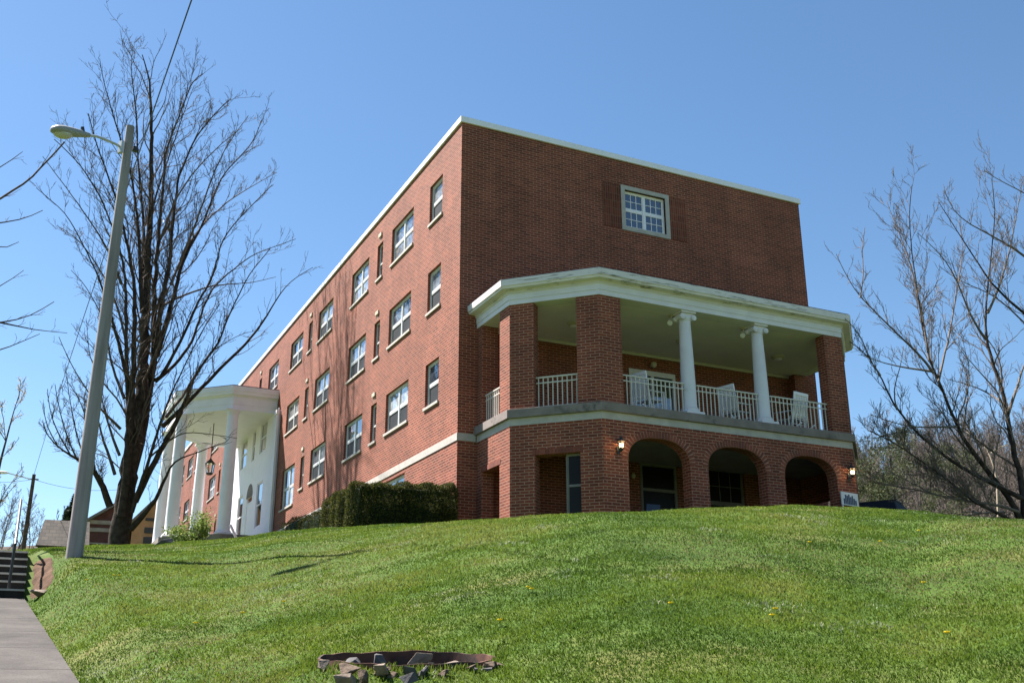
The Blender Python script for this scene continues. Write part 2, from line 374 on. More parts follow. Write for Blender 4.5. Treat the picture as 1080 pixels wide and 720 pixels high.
# sidewalk
def concrete():
    m, t, b = newmat('sidewalk_concrete'); L = t.links.new; tc = N(t, 'ShaderNodeTexCoord')
    n1 = N(t, 'ShaderNodeTexNoise'); n1.inputs['Scale'].default_value = 1.1; n1.inputs['Detail'].default_value = 9; n1.inputs['Roughness'].default_value = .7; L(tc.outputs['Object'], n1.inputs['Vector'])
    r1 = ramp(t, [(.3, (.026, .022, .02)), (.5, (.055, .048, .043)), (.62, (.075, .066, .059)), (.75, (.10, .09, .08))]); L(n1.outputs['Fac'], r1.inputs['Fac'])
    n2 = N(t, 'ShaderNodeTexNoise'); n2.inputs['Scale'].default_value = 60; n2.inputs['Detail'].default_value = 4; L(tc.outputs['Object'], n2.inputs['Vector'])
    r2 = ramp(t, [(.3, (.7, .7, .7)), (.7, (1.2, 1.2, 1.2))]); L(n2.outputs['Fac'], r2.inputs['Fac'])
    mx = N(t, 'ShaderNodeMix', data_type='RGBA', blend_type='MULTIPLY'); mx.inputs['Factor'].default_value = 1
    L(r1.outputs['Color'], mx.inputs[6]); L(r2.outputs['Color'], mx.inputs[7]); L(mx.outputs[2], b.inputs['Base Color'])
    b.inputs['Roughness'].default_value = .9; b.inputs['Specular IOR Level'].default_value = .2
    bp = N(t, 'ShaderNodeBump'); bp.inputs['Strength'].default_value = .4; bp.inputs['Distance'].default_value = .01
    L(n2.outputs['Fac'], bp.inputs['Height']); L(bp.outputs['Normal'], b.inputs['Normal'])
    return m
M['conc'] = concrete()
mb = MB()
ys = list(np.arange(-34, ST_Y0, 1.52)); ys[-1:] = [ST_Y0-1.2]
ys = [y for y in ys if y < ST_Y0-1]+[ST_Y0]
for y0, y1 in zip(ys[:-1], ys[1:]):
    y0 += .006; y1 -= .006; a, b = walk_xr(y0), walk_xr(y1); za, zb = float(walk_z(np.array(y0)))+.012, float(walk_z(np.array(y1)))+.012
    mb.add([(a-1.9,y0,za),(a,y0,za),(b,y1,zb),(b-1.9,y1,zb),(a-1.9,y0,za-.12),(a,y0,za-.12),(b,y1,zb-.12),(b-1.9,y1,zb-.12)],
           [(0,1,2,3),(4,7,6,5),(0,4,5,1),(1,5,6,2),(2,6,7,3),(3,7,4,0)])
o = mb.build('sidewalk', M['conc']); setp(o, kind='structure')

# ---------------------------------------------------------------- main building
ZB = -4.25
bld = thing('brick_building', (6.6, 26, ZB), 'long four storey red brick dormitory with flat roof on top of the grassy hill', 'building')
BW, BL, BT = 13.19, 53.8, 8.62
ROWS = [6.1, 3.05, 0.0]
COLS = [('W', 1.507, 2.604), ('W', 4.123, 6.289), ('L', 7.269, 7.886), ('W', 8.877, 11.007), ('W', 13.594, 15.776), ('L', 16.77, 17.381), ('W', 18.365, 20.57)]
MID = BL/2
COLS2 = COLS+[('W', 22.95, 25.05), ('L', MID-.3, MID+.3), ('W', BL-25.05, BL-22.95)]+[(k, BL-b, BL-a) for k, a, b in COLS[::-1]]
PORT0, PORT1 = 21.75, 32.05       # white two storey recess wall
holes = []; wins = []
for ri, z in enumerate(ROWS):
    for k, a, b in COLS2:
        if ri > 0 and a > PORT0-.2 and b < PORT1+.2: continue
        zb = z+.11
        if ri == 2 and k == 'W' and abs(a-18.365) < .01: zb = z-.33
        holes.append((a, b, zb, z+1.474)); wins.append((k, a, b, zb, z+1.474, ri))
# basement window under the belt
holes.append((4.2, 6.3, -2.75, -1.55)); wins.append(('W', 4.2, 6.3, -2.75, -1.55, 3))
wmb = MB()
def wall_holes(mb, P, t, n_in, length, z0, z1, holes, depth):
    """vertical wall from plan point P along unit t, inward n_in, rectangular openings with reveals"""
    us = sorted({0, length}|{h[0] for h in holes}|{h[1] for h in holes}); zs = sorted({z0, z1}|{h[2] for h in holes}|{h[3] for h in holes})
    pt = lambda u, z, d=0: (P[0]+t[0]*u+n_in[0]*d, P[1]+t[1]*u+n_in[1]*d, z)
    for i in range(len(us)-1):
        cu = (us[i]+us[i+1])/2; run = None
        for j in range(len(zs)-1):
            cz = (zs[j]+zs[j+1])/2
            if any(h[0] < cu < h[1] and h[2] < cz < h[3] for h in holes): continue
            mb.add([pt(us[i],zs[j]), pt(us[i+1],zs[j]), pt(us[i+1],zs[j+1]), pt(us[i],zs[j+1])], [(0,1,2,3)])
    for a, b, c, d in holes:
        for (u0,zz0),(u1,zz1) in (((a,c),(b,c)),((b,c),(b,d)),((b,d),(a,d)),((a,d),(a,c))):
            mb.add([pt(u0,zz0), pt(u1,zz1), pt(u1,zz1,depth), pt(u0,zz0,depth)], [(0,1,2,3)])
REV = .17
GZ = -6.0
wall_holes(wmb, (0,0), (0,1), (1,0), BL, GZ, BT, holes, REV)
endholes = [(5.80, 7.38, 6.25, 7.57)]
lowholes = [(5.95, 7.25, -4.1, -1.5), (8.45, 9.85, -3.6, -1.42), (1.4, 2.5, -4.1, -1.6), (5.70, 7.40, -1.0, 1.43)]
wall_holes(wmb, (0,0), (1,0), (0,1), BW, GZ, BT, endholes+lowholes, REV)
wall_holes(wmb, (BW,0), (0,1), (-1,0), BL, GZ, BT, [], REV)
wall_holes(wmb, (0,BL), (1,0), (0,-1), BW, GZ, BT, [], REV)
wmb.build('wall', M['brick'], bld, fix=False)
for p in bpy.data.objects['wall'].data.polygons: pass
mb = MB(); mb.box(.05, BW-.05, .05, BL-.05, BT-.35, BT-.2); mb.build('roof', M['roof'], bld)
mb = MB()
for a, b, c, d in ((-.06,BW+.06,-.06,.22),(-.06,.22,.22,BL-.22),(BW-.22,BW+.06,.22,BL-.22),(-.06,BW+.06,BL-.22,BL+.06)): mb.box(a, b, c, d, BT-.02, 8.80)
mb.build('coping', M['metalcap'], bld, bevel=.012)
# backing so nothing shows through openings
mb = MB(); mb.box(.30, BW-.30, .30, BL-.3, GZ, BT-.4); mb.build('interior_core', M['interior'], bld)
# belt course
mb = MB(); mb.box(-.022, 0.05, -.022, 20.9, -1.41, -1.20); mb.box(.05, .55, -.022, .05, -1.41, -1.20); mb.build('belt_course', M['stone'], bld)

def frame_mesh(w, h, kind):
    mb = MB(); fw = .055; d0, d1 = -.03, .04
    def fr(x0, x1, z0, z1, f=fw, a=d0, b=d1):
        mb.box(x0, x1, a, b, z0, z0+f); mb.box(x0, x1, a, b, z1-f, z1); mb.box(x0, x0+f, a, b, z0+f, z1-f); mb.box(x1-f, x1, a, b, z0+f, z1-f)
    fr(0, w, 0, h)
    n = 2 if w > 1.5 else 1
    pan = []
    for i in range(n):
        x0 = fw+(w-2*fw)*i/n; x1 = fw+(w-2*fw)*(i+1)/n
        if i: mb.box(x0-.04, x0+.04, d0-.006, d1, fw, h-fw)
        xa = x0+(.04 if i else 0); xb = x1-(.04 if i < n-1 else 0); zm = h*.5
        mb.box(xa, xb, d0+.008, d1, zm-.035, zm+.035)
        s = .03
        for za, zb in ((fw, zm-.035), (zm+.035, h-fw)):
            mb.box(xa, xa+s, d0+.012, d1, za, zb); mb.box(xb-s, xb, d0+.012, d1, za, zb)
            mb.box(xa+s, xb-s, d0+.012, d1, za, za+s); mb.box(xa+s, xb-s, d0+.012, d1, zb-s, zb)
        if kind == 'grid':
            for za, zb in ((fw+s, zm-.035-s), (zm+.035+s, h-fw-s)):
                for k in (1, 2): xx = xa+s+(xb-xa-2*s)*k/3; mb.box(xx-.011, xx+.011, d0+.02, d1, za, zb)
                zz = (za+zb)/2; mb.box(xa+s, xb-s, d0+.021, d1-.001, zz-.011, zz+.011)
        pan.append((xa+s, xb-s, fw+s, zm-.035-s, zm+.035+s, h-fw-s))
    return mb, pan
PROTO = {}
def window(P, rz, w, h, kind='plain', sill=True, label=None, screen=True):
    """window with lower left outer corner of its opening at P, facing local -y after turning by rz"""
    key = (round(w,2), round(h,2), kind, sill, screen)
    if key not in PROTO:
        mb, pan = frame_mesh(w, h, kind)
        fo = mb.build('window', M['white'] if label and 'stone' in label else M['vinyl'] if screen else M['frame_shaded'])
        gm = MB(); sm = MB()
        for xa, xb, a, b, c, d in pan:
            gm.box(xa, xb, .004, .02, c, d)
            sm.box(xa, xb, .004, .02, a, b)
        kids = [gm.build('pane', M['pane'] if kind == 'plain' else M['darkpane'] if label and 'stone' in label else M['dimpane'])]
        kids.append(sm.build('insect_screen' if screen and kind == 'plain' else 'pane', M['screen'] if screen and kind == 'plain' else M['darkpane'] if label and 'stone' in label else M['dimpane']))
        if sill:
            zm = MB(); zm.box(-.05, w+.05, -.17, -.035, -.09, -.002); kids.append(zm.build('sill', M['stone'], bevel=.006))
        for k in kids: k.parent = fo
        PROTO[key] = fo; f = fo
    else:
        f = copy_tree(PROTO[key])
    f.parent = bld; f.matrix_parent_inverse = world_mat(bld).inverted()
    f.location = P; f.rotation_euler = (0, 0, rz)
    if label: f['label'] = label
    return f
for k, a, b, z0, z1, ri in wins:
    h = z1-z0; w = b-a
    if k == 'W':
        # facing -x: local x runs towards world -y, so start at the far side
        window((REV-.05, b, z0), -math.pi/2, w, h, label='tall double window beside the white portico' if h > 1.6 else None)
    else:
        key = 'slit'
        if key not in PROTO:
            mb = MB(); f = .05
            mb.box(0, w, -.03, .04, 0, f); mb.box(0, w, -.03, .04, h-f, h); mb.box(0, f, -.03, .04, f, h-f); mb.box(w-f, w, -.03, .04, f, h-f); mb.box(f, w-f, -.025, .04, h*.42, h*.42+.06)
            fo = mb.build('slit_window', M['vinyl']); g = MB(); g.box(f, w-f, .004, .02, f, h*.42); g.box(f, w-f, .004, .02, h*.42+.06, h-f)
            ch = g.build('pane', M['darkpane']); ch.parent = fo
            s = MB(); s.box(-.05, w+.05, -.17, -.035, -.09, -.002); c2 = s.build('sill', M['stone'], bevel=.006); c2.parent = fo
            v = MB(); v.box(w*.25, w*.75, -.17, .0+REV-.055-.0, h+.26, h+.40); v.tube([(w*.5-.0,-.10,h+.02),(w*.5,-.10,h+.28)], .035, 8)
            c3 = v.build('vent_cap', M['tan']); c3.parent = fo
            PROTO[key] = fo; fo2 = fo
        else: fo2 = copy_tree(PROTO[key])
        fo2.parent = bld; fo2.matrix_parent_inverse = world_mat(bld).inverted(); fo2.location = (REV-.05, b, z0); fo2.rotation_euler = (0, 0, -math.pi/2)
M['curtain'] = glassmat('pale_curtain_glass', (.26,.27,.29), (.50,.51,.53), 5)
M['deep'] = glassmat('deep_glass', (.012,.018,.03), (.10,.13,.18), 2)
for ch in list(bld.children):
    if ch.name.startswith('window'):
        for k in ch.children:
            x = rnd.random(); mm = None
            if k.name.startswith('insect_screen') and x < .2: mm = M['curtain']
            if k.name.startswith('pane') and k.data.materials[0] == M['pane']: mm = M['curtain'] if x < .3 else M['deep'] if x > .8 else None
            if mm: k.material_slots[0].link = 'OBJECT'; k.material_slots[0].material = mm
# end wall window with its stone surround and the two blank brick panels
window((5.80, REV-.05, 6.25), 0, 1.58, 1.32, 'grid', sill=False, label='white twelve pane window pair in stone surround')
mb = MB(); x0, x1, z0, z1 = 5.655, 7.527, 6.108, 7.714
mb.box(x0, x1, -.035, .06, z0, 6.25); mb.box(x0, x1, -.035, .06, 7.57, z1); mb.box(x0, 5.80, -.035, .06, 6.25, 7.57); mb.box(7.38, x1, -.035, .06, 6.25, 7.57)
mb.build('stone_surround', M['stone'], bld)
for xa, xb in ((4.98, 5.652), (7.530, 8.20)): mb = MB(); mb.box(xa, xb, -.016, .03, z0+.03, z1-.03); mb.build('brick_panel', M['brick_panel'], bld)

# ---- porch (octagonal plan against the end wall)
def octo(O, A, Nn, w, d1, c, o):
    O, A, Nn = [np.array(q, float) for q in (O, A, Nn)]; k = o*.4142
    return [O-A*o, O-A*o+Nn*(d1+k), O+A*(c-k)+Nn*(d1+c+o), O+A*(w-c+k)+Nn*(d1+c+o), O+A*(w+o)+Nn*(d1+k), O+A*(w+o)]
PO = ((.596, 0), (1, 0), (0, -1), 11.884, 2.13, 1.77)
QO = ((0, 22.65), (0, 1), (-1, 0), 8.5, 2.1, 2.15)
def sweep(mb, plan, prof, mi=0):
    """prof: closed list of (offset, z); plan: octo args"""
    rings = [octo(*plan, o) for o, z in prof]; n = len(prof); m = 6
    vs = [(*rings[i][j], prof[i][1]) for j in range(m) for i in range(n)]
    fs = [(j*n+i, j*n+(i+1)%n, (j+1)*n+(i+1)%n, (j+1)*n+i) for j in range(m-1) for i in range(n)]
    fs += [tuple(range(n)), tuple((m-1)*n+i for i in range(n-1,-1,-1))]
    mb.add(vs, fs, mi)
def slab(mb, plan, o, z0, z1, mi=0):
    pts = [tuple(p) for p in octo(*plan, o)]
    mb.prism(pts, z0, z1, mi)
ZT = -1.43                                       # top of the lower brick, bottom of the belt
PX0, PX1 = .596, .596+11.884; PCX = (PX0+PX1)/2
P_ = octo(*PO, 0)
TH = .36
def arch_wall(mb, P, Q, z0, z1, openings, th=TH):
    """openings: ('r',u0,u1,ztop) or ('a',u0,u1,zspring,ztop)"""
    P, Q = np.array(P, float), np.array(Q, float); d = Q-P; L = np.linalg.norm(d); t = d/L; nin = np.array([-t[1], t[0]])
    pt = lambda u, z, k: (*(P+t*u+nin*k), z)
    cols = [(0., None)]
    segs = []; cur = 0.
    for op in sorted(openings, key=lambda o: o[1]):
        segs.append((cur, op[1], [(cur, z0), (op[1], z0)], False)); cur = op[2]
        if op[0] == 'r': prof = [(op[1], op[3]), (op[2], op[3])]
        else:
            a, b, zs, zt = op[1:]; c = (a+b)/2; r = (b-a)/2; n = 28
            prof = [(c-r*math.copysign(abs(math.cos(th_))**.8, math.cos(th_)), zs+(zt-zs)*math.sin(th_)**.9) for th_ in np.linspace(0, math.pi, n+1)]
        segs.append((op[1], op[2], prof, True))
    segs.append((cur, L, [(cur, z0), (L, z0)], False))
    for a, b, prof, isop in segs:
        for (u0, b0), (u1, b1) in zip(prof[:-1], prof[1:]):
            for k in (0, th):
                mb.add([pt(u0,b0,k), pt(u1,b1,k), pt(u1,z1,k), pt(u0,z1,k)], [(0,1,2,3) if k == 0 else (3,2,1,0)])
            if isop: mb.add([pt(u0,b0,0), pt(u1,b1,0), pt(u1,b1,th), pt(u0,b0,th)], [(3,2,1,0)])
        if isop:
            for u, zz, fl in ((a, prof[0][1], 1), (b, prof[-1][1], 0)):
                q = [pt(u,z0,0), pt(u,z0,th), pt(u,zz,th), pt(u,zz,0)]; mb.add(q, [(0,1,2,3) if fl else (3,2,1,0)])
    return P, t, nin, segs
mb = MB()
AR = [('a', 3.10-P_[2][0], 5.0-P_[2][0], -2.42, -1.79), ('a', 5.58-P_[2][0], 7.50-P_[2][0], -2.42, -1.79), ('a', 8.14-P_[2][0], 10.0-P_[2][0], -2.42, -1.79)]
ops = {0: [('r', .35, 1.50, -2.33)], 1: [('r', .69, 1.90, -2.25)], 2: AR, 3: [('r', .6, 1.81, -2.25)], 4: [('r', .63, 1.78, -2.33)]}
for j in range(5): arch_wall(mb, P_[j], P_[j+1], GZ, ZT, ops[j])
mb.build('porch_wall', M['brick'], bld, fix=False)
# brick arch rings and flat lintel courses
m_v, t_, b_ = newmat('arch_brick'); gi = N(t_, 'ShaderNodeNewGeometry'); rr = ramp(t_, [(0, BR2), (1, (.22, .056, .030))]); t_.links.new(gi.outputs['Random Per Island'], rr.inputs['Fac']); t_.links.new(rr.outputs['Color'], b_.inputs['Base Color']); b_.inputs['Roughness'].default_value = .85
M['voussoir'] = m_v
M['mortar'] = plain('mortar', MORT, .9, .1, 8, .2)
for op in AR:
    mb = MB(); a, b, zs, zt = op[1:]; a += P_[2][0]; b += P_[2][0]; c = (a+b)/2; r = (b-a)/2; n = 60
    pr = np.array([(c-r*math.copysign(abs(math.cos(h))**.8, math.cos(h)), zs+(zt-zs)*math.sin(h)**.9) for h in np.linspace(0, math.pi, 400)])
    seg = np.concatenate([[0], np.cumsum(np.hypot(*np.diff(pr, axis=0).T))]); tot = seg[-1]; n = int(tot/.085)
    for i in range(n):
        s0 = (i+.5)/n*tot; x = np.interp(s0, seg, pr[:,0]); z = np.interp(s0, seg, pr[:,1]); x1 = np.interp(s0+.02, seg, pr[:,0]); z1 = np.interp(s0+.02, seg, pr[:,1])
        x0 = np.interp(s0-.02, seg, pr[:,0]); z0 = np.interp(s0-.02, seg, pr[:,1])
        tt = np.array([x1-x0, 0, z1-z0]); tt /= np.linalg.norm(tt); nn = np.array([-tt[2], 0, tt[0]])
        cc = np.array([x, P_[2][1]+.03, z])+nn*.088
        mb.obox(cc, tt, (0,1,0), nn, .085/2-.007, .045, .085)
    P0_ = [(x, P_[2][1]-.006, z) for x, z in pr[::10]]; dz = []
    for q in range(len(pr[::10])):
        a_ = pr[::10][max(q-1,0)]; b_2 = pr[::10][min(q+1,len(pr[::10])-1)]; tt = (b_2-a_)/np.linalg.norm(b_2-a_); x, z = pr[::10][q]; dz.append((x-tt[1]*.172, P_[2][1]-.006, z+tt[0]*.172))
    nq = len(P0_); mb.add(P0_+dz+[(x, y+.05, z) for x, y, z in P0_]+[(x, y+.05, z) for x, y, z in dz], [f for q in range(nq-1) for f in ((q, q+1, nq+q+1, nq+q), (nq+q, nq+q+1, 3*nq+q+1, 3*nq+q), (q+1, q, 2*nq+q, 2*nq+q+1))], 1)
    mb.build('arch_ring', [M['voussoir'], M['mortar']], bld)
def soldier(P, Q, u0, u1, z, name):
    P, Q = np.array(P), np.array(Q); t = (Q-P)/np.linalg.norm(Q-P); nin = np.array([-t[1], t[0]]); mb = MB(); n = int((u1-u0)/.085)
    for i in range(n):
        u = u0+(i+.5)*(u1-u0)/n; c = np.array([*(P+t*u+nin*.03), z+.07]); mb.obox(c, (*t, 0), (*nin, 0), (0,0,1), (u1-u0)/n/2-.006, .04, .068)
    mb.build(name, M['voussoir'], bld)
soldier(P_[0], P_[1], .28, 1.57, -2.33, 'lintel_course'); soldier(P_[1], P_[2], .62, 1.97, -2.25, 'lintel_course')
# belt and porch floor slab
mb = MB(); sweep(mb, PO, [(.012, -1.43), (.012, -1.235), (-.3, -1.235), (-.3, -1.43)]); mb.build('porch_belt', M['stone'], bld)
mb = MB(); slab(mb, PO, .10, -1.233, -1.0); mb.build('porch_floor', M['slab'], bld, bevel=.008)
mb = MB(); slab(mb, PO, -.37, -1.52, -1.44); mb.build('lower_porch_ceiling', plain('shaded_ceiling_boards', (.34, .31, .31), .8, .1, 2, .2), bld)  # ceiling colour darkened to imitate the gloom under the porch
mb = MB(); slab(mb, PO, -.37, -4.4, -4.1); mb.build('lower_porch_floor', M['slab'], bld)
# upper piers
def mir(poly): return [(2*PCX-x, y) for x, y in poly][::-1]
tch = (P_[2]-P_[1])/np.linalg.norm(P_[2]-P_[1]); nch = np.array([-tch[1], tch[0]])
E1 = octo(*PO, -.36); 
p1 = P_[1]+tch*.69; p1i = p1+nch*.36
pier1 = [(PX0, -1.5), tuple(P_[1]), tuple(p1), tuple(p1i), tuple(E1[1]), (PX0+.36, -1.5)]
p2 = P_[2]-tch*.63; p2i = p2+nch*.36
pier2 = [tuple(p2), tuple(P_[2]), (3.03, -3.9), (3.03, -3.54), tuple(E1[2]), tuple(p2i)]
ZP0, ZP1 = -1.0, 1.95
for poly in (pier1, pier2, mir(pier2), mir(pier1), [(PX0, -.32), (PX0+.5, -.32), (PX0+.5, -.003), (PX0, -.003)], mir([(PX0, -.32), (PX0+.5, -.32), (PX0+.5, -.003), (PX0, -.003)])):
    mb = MB(); mb.prism(poly, ZP0, ZP1); mb.build('porch_pier', M['brick'], bld)
# entablature
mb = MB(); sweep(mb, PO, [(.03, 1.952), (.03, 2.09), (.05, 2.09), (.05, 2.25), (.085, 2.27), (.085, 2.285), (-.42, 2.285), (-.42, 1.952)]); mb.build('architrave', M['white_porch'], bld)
mb = MB(); sweep(mb, PO, [(.06, 2.288), (.10, 2.33), (.28, 2.345), (.30, 2.40), (.325, 2.41), (.34, 2.585), (-.4, 2.62), (-.4, 2.288)]); mb.build('cornice', M['white_old'], bld)
mb = MB(); slab(mb, PO, .30, 2.60, 2.625); mb.build('porch_roof', M['roof'], bld)
mb = MB(); slab(mb, PO, -.425, 1.955, 2.0); mb.build('porch_ceiling', M['ceil'], bld)
mb = MB(); mb.box(PX0+.5, PX1-.5, -.05, -.003, 1.87, 1.953); mb.build('ceiling_trim', M['cream'], bld)
# ionic columns
def column(x, y, z0, z1, rb, rt, name, mats, volute=True, dirx=(1,0)):
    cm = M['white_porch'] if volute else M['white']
    mb = MB(); s = rb*1.42
    mb.box(x-s, x+s, y-s, y+s, z0, z0+.07); base = mb.build('column', cm, bld)
    mb = MB(); mb.lathe((x,y,0), [(rb*1.3,z0+.071),(rb*1.36,z0+.10),(rb*1.3,z0+.14),(rb*1.12,z0+.15),(rb*1.12,z0+.165),(rb*1.2,z0+.185),(rb*1.12,z0+.205)], 32)
    b2 = mb.build('base', cm, base, smooth=True)
    mb = MB(); H = z1-.26-(z0+.205); prof = [(rb*1.06, z0+.206), (rb, z0+.26)]
    for i in range(1, 9):
        q = i/8; prof.append((rb+(rt-rb)*(q**1.5), z0+.26+(H-.06)*q))
    prof += [(rt*1.1, z1-.255), (rt*1.1, z1-.235)]
    mb.lathe((x,y,0), prof, 36); mb.build('shaft', cm, base, smooth=True)
    mb = MB(); a = np.array([dirx[0], dirx[1], 0.]); b = np.array([-dirx[1], dirx[0], 0.])
    if volute:
        vr = rt*.52
        for sgn in (-1, 1):
            for sb in (-1, 1):
                c = np.array([x, y, z1-.165])+a*sgn*rt*1.22+b*sb*rt*.95
                mb.tube([c-b*.05, c+b*.05], vr*.92, 20); mb.tube([c-b*.065, c+b*.065], vr*.45, 12)
            c0 = np.array([x, y, z1-.165])+a*sgn*rt*1.22
            mb.tube([c0-b*rt*.9, c0, c0+b*rt*.9], [vr*.8, vr*.55, vr*.8], 16)
        mb.obox((x,y,z1-.10), a, b, (0,0,1), rt*1.25, rt*.98, .05)
        mb.lathe((x,y,0), [(rt*1.0,z1-.234),(rt*1.18,z1-.19),(rt*1.18,z1-.151)], 28)
    else:
        mb.lathe((x,y,0), [(rt*1.0,z1-.234),(rt*1.3,z1-.12),(rt*1.3,z1-.05)], 28)
    s = rt*1.5; mb.box(x-s, x+s, y-s*.95, y+s*.95, z1-.049, z1-.002)
    mb.build('capital', cm, base, smooth=True)
    return base
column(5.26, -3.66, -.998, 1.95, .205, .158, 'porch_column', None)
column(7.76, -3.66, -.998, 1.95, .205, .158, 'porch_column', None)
# railings
def railing(p, q, z0=-.998):
    p, q = np.array(p, float), np.array(q, float); L = np.linalg.norm(q-p); t = (q-p)/L
    mb = MB(); P = lambda u, z: (*(p+t*u), z)
    mb.bar(P(0, z0+.86), P(L, z0+.86), .05, .035); mb.bar(P(0, z0+.71), P(L, z0+.71), .028, .028); mb.bar(P(0, z0+.06), P(L, z0+.06), .03, .03)
    n = max(2, int(round(L/.135)))
    for i in range(n):
        u = (i+.5)*L/n; mb.bar(P(u, z0+.003), P(u, z0+.845), .024, .024)
    mb.build('railing', M['cream'], bld)
yr = -3.74
railing((3.035, yr), (5.26-.2, yr)); railing((5.26+.2, yr), (7.76-.2, yr)); railing((7.76+.2, yr), (2*PCX-3.035, yr))
rc0 = p1+nch*.16; rc1 = p2+nch*.16; railing(rc0, rc1); railing((2*PCX-rc0[0], rc0[1]), (2*PCX-rc1[0], rc1[1]))
railing((PX0+.12, -.33), (PX0+.12, -1.49)); railing((2*PCX-PX0-.12, -.33), (2*PCX-PX0-.12, -1.49))
# back wall of the upper porch: wide white framed door set
mb = MB(); x0, x1, z0, z1 = 5.70, 7.40, -1.0, 1.43
mb.box(x0, x1, -.03, .08, z1-.16, z1); mb.box(x0, x0+.1, -.03, .08, z0, z1-.16); mb.box(x1-.1, x1, -.03, .08, z0, z1-.16); mb.box(6.5, 6.6, -.02, .08, z0, z1-.16)
for xa, xb in ((x0+.1, 6.5), (6.6, x1-.1)): mb.box(xa, xb, -.01, .08, z0, z0+.3); mb.box(xa, xb, -.01, .08, .0, .06)
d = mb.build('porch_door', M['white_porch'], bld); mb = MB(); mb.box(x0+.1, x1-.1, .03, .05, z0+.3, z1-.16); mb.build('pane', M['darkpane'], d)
# lower porch back wall: door with transom, windows
mb = MB(); x0, x1, z0, z1 = 5.95, 7.25, -4.1, -1.5
mb.box(x0, x1, -.02, .08, z1-.09, z1); mb.box(x0, x0+.08, -.02, .08, z0, z1-.09); mb.box(x1-.08, x1, -.02, .08, z0, z1-.09); mb.box(x0+.08, x1-.08, -.02, .08, -2.35, -2.26)
d = mb.build('entrance_door', M['frame_shaded'], bld)
mb = MB(); mb.box(x0+.08, x1-.08, .04, .06, z0, -2.35); mb.box(x0+.08, x1-.08, .04, .06, -2.26, z1-.09); mb.build('pane', M['dimpane'], d)
window((8.45, REV-.05, -3.6), 0, 1.40, 2.18, 'grid', sill=False, screen=False, label='dim grid window behind the middle arch')
window((1.4, REV-.05, -3.6), 0, 1.1, 2.0, 'plainlow', sill=False, screen=False)
mb = MB(); mb.box(1.4, 2.5, REV-.1, REV, -4.1, -3.6); mb.build('spandrel', M['tan'], bld)
# window frame standing at the far side of the chamfer opening
mb = MB(); q0 = P_[1]+tch*1.50+nch*.2; q1 = P_[1]+tch*1.90+nch*.2
for za, zb in ((-4.1, -4.02), (-3.1, -3.04), (-2.31, -2.25)): mb.bar((*q0, (za+zb)/2), (*q1, (za+zb)/2), .05, zb-za)
mb.bar((*q0, -4.1), (*q0, -2.25), .06, .06)
d = mb.build('side_light', M['frame_shaded'], bld); mb = MB(); mb.bar((*q0, -3.18), (*q1, -3.18), .012, 1.8); mb.build('pane', M['dimpane'], d)
# ceiling lights, spot lights, wall lanterns
for x, y in ((10.2, -1.65), (2.9, -1.61), (6.6, -1.65)):
    mb = MB(); mb.lathe((x,y,0), [(.10,1.86),(.17,1.88),(.20,1.92),(.20,1.953)], 24); l = mb.build('ceiling_light', M['tan'], bld, smooth=True)
    mb = MB(); mb.lathe((x,y,0), [(.03,1.815),(.09,1.83),(.13,1.862)], 20); mb.build('globe', M['white'], l, smooth=True)
for x in (5.0, 7.5):
    mb = MB(); mb.tube([(x,-3.4,1.953),(x,-3.4,1.80)], .02, 8); mb.box(x-.05, x+.05, -3.45, -3.35, 1.90, 1.952); l = mb.build('spot_light', M['tan'], bld)
    mb = MB(); mb.tube([(x-.02,-3.36,1.80),(x-.12,-3.5,1.66)], [.045,.075], 14); mb.build('lamp_head', M['cream'], l, smooth=True)
m_b, t_, b_ = newmat('lantern_bulb'); b_.inputs['Base Color'].default_value = (1,.8,.5,1); b_.inputs['Emission Color'].default_value = (1,.72,.38,1); b_.inputs['Emission Strength'].default_value = 4
M['bulb'] = m_b
m_g, t_, b_ = newmat('lantern_glass'); b_.inputs['Base Color'].default_value = (.9,.85,.75,1); b_.inputs['Transmission Weight'].default_value = .95; b_.inputs['Roughness'].default_value = .05; b_.inputs['IOR'].default_value = 1.1
M['lglass'] = m_g
def wall_lantern(x, y, z):
    mb = MB(); mb.box(x-.05, x+.05, y+.0, y-.03, z-.20, z+.0); mb.tube([(x,y-.03,z-.12),(x,y-.12,z-.16),(x,y-.16,z-.10)], .014, 8)
    c = (x, y-.16, 0); mb.lathe(c, [(.015,z-.16),(.06,z-.10),(.065,z-.085)], 10); mb.lathe(c, [(.115,z+.10),(.09,z+.13),(.03,z+.19),(.012,z+.25)], 10)
    for k in range(6):
        a = k*math.pi/3; mb.tube([(c[0]+.064*math.cos(a),c[1]+.064*math.sin(a),z-.09),(c[0]+.10*math.cos(a),c[1]+.10*math.sin(a),z+.105)], .006, 5)
    l = mb.build('wall_lantern', M['dark'], bld)
    mb = MB(); mb.lathe(c, [(.06,z-.083),(.096,z+.098)], 6); mb.build('glass', M['lglass'], l)
    mb = MB(); 
    for dx in (-.03, .03): mb.ball((c[0]+dx,c[1]-.01,z+.0), .026, .026, .05, 10, 8)
    mb.build('bulb', M['bulb'], l, smooth=True)
    ld = bpy.data.lights.new('lantern_light', 'POINT'); ld.energy = 1.3; ld.color = (1,.72,.4); ld.shadow_soft_size = .04
    lo = bpy.data.objects.new('lantern_light', ld); COL.objects.link(lo); lo.location = (c[0], c[1]-.14, z+.02); lo.parent = l; lo.matrix_parent_inverse = world_mat(l).inverted()
wall_lantern(2.80, -3.9, -2.12); wall_lantern(10.44, -3.9, -2.16)
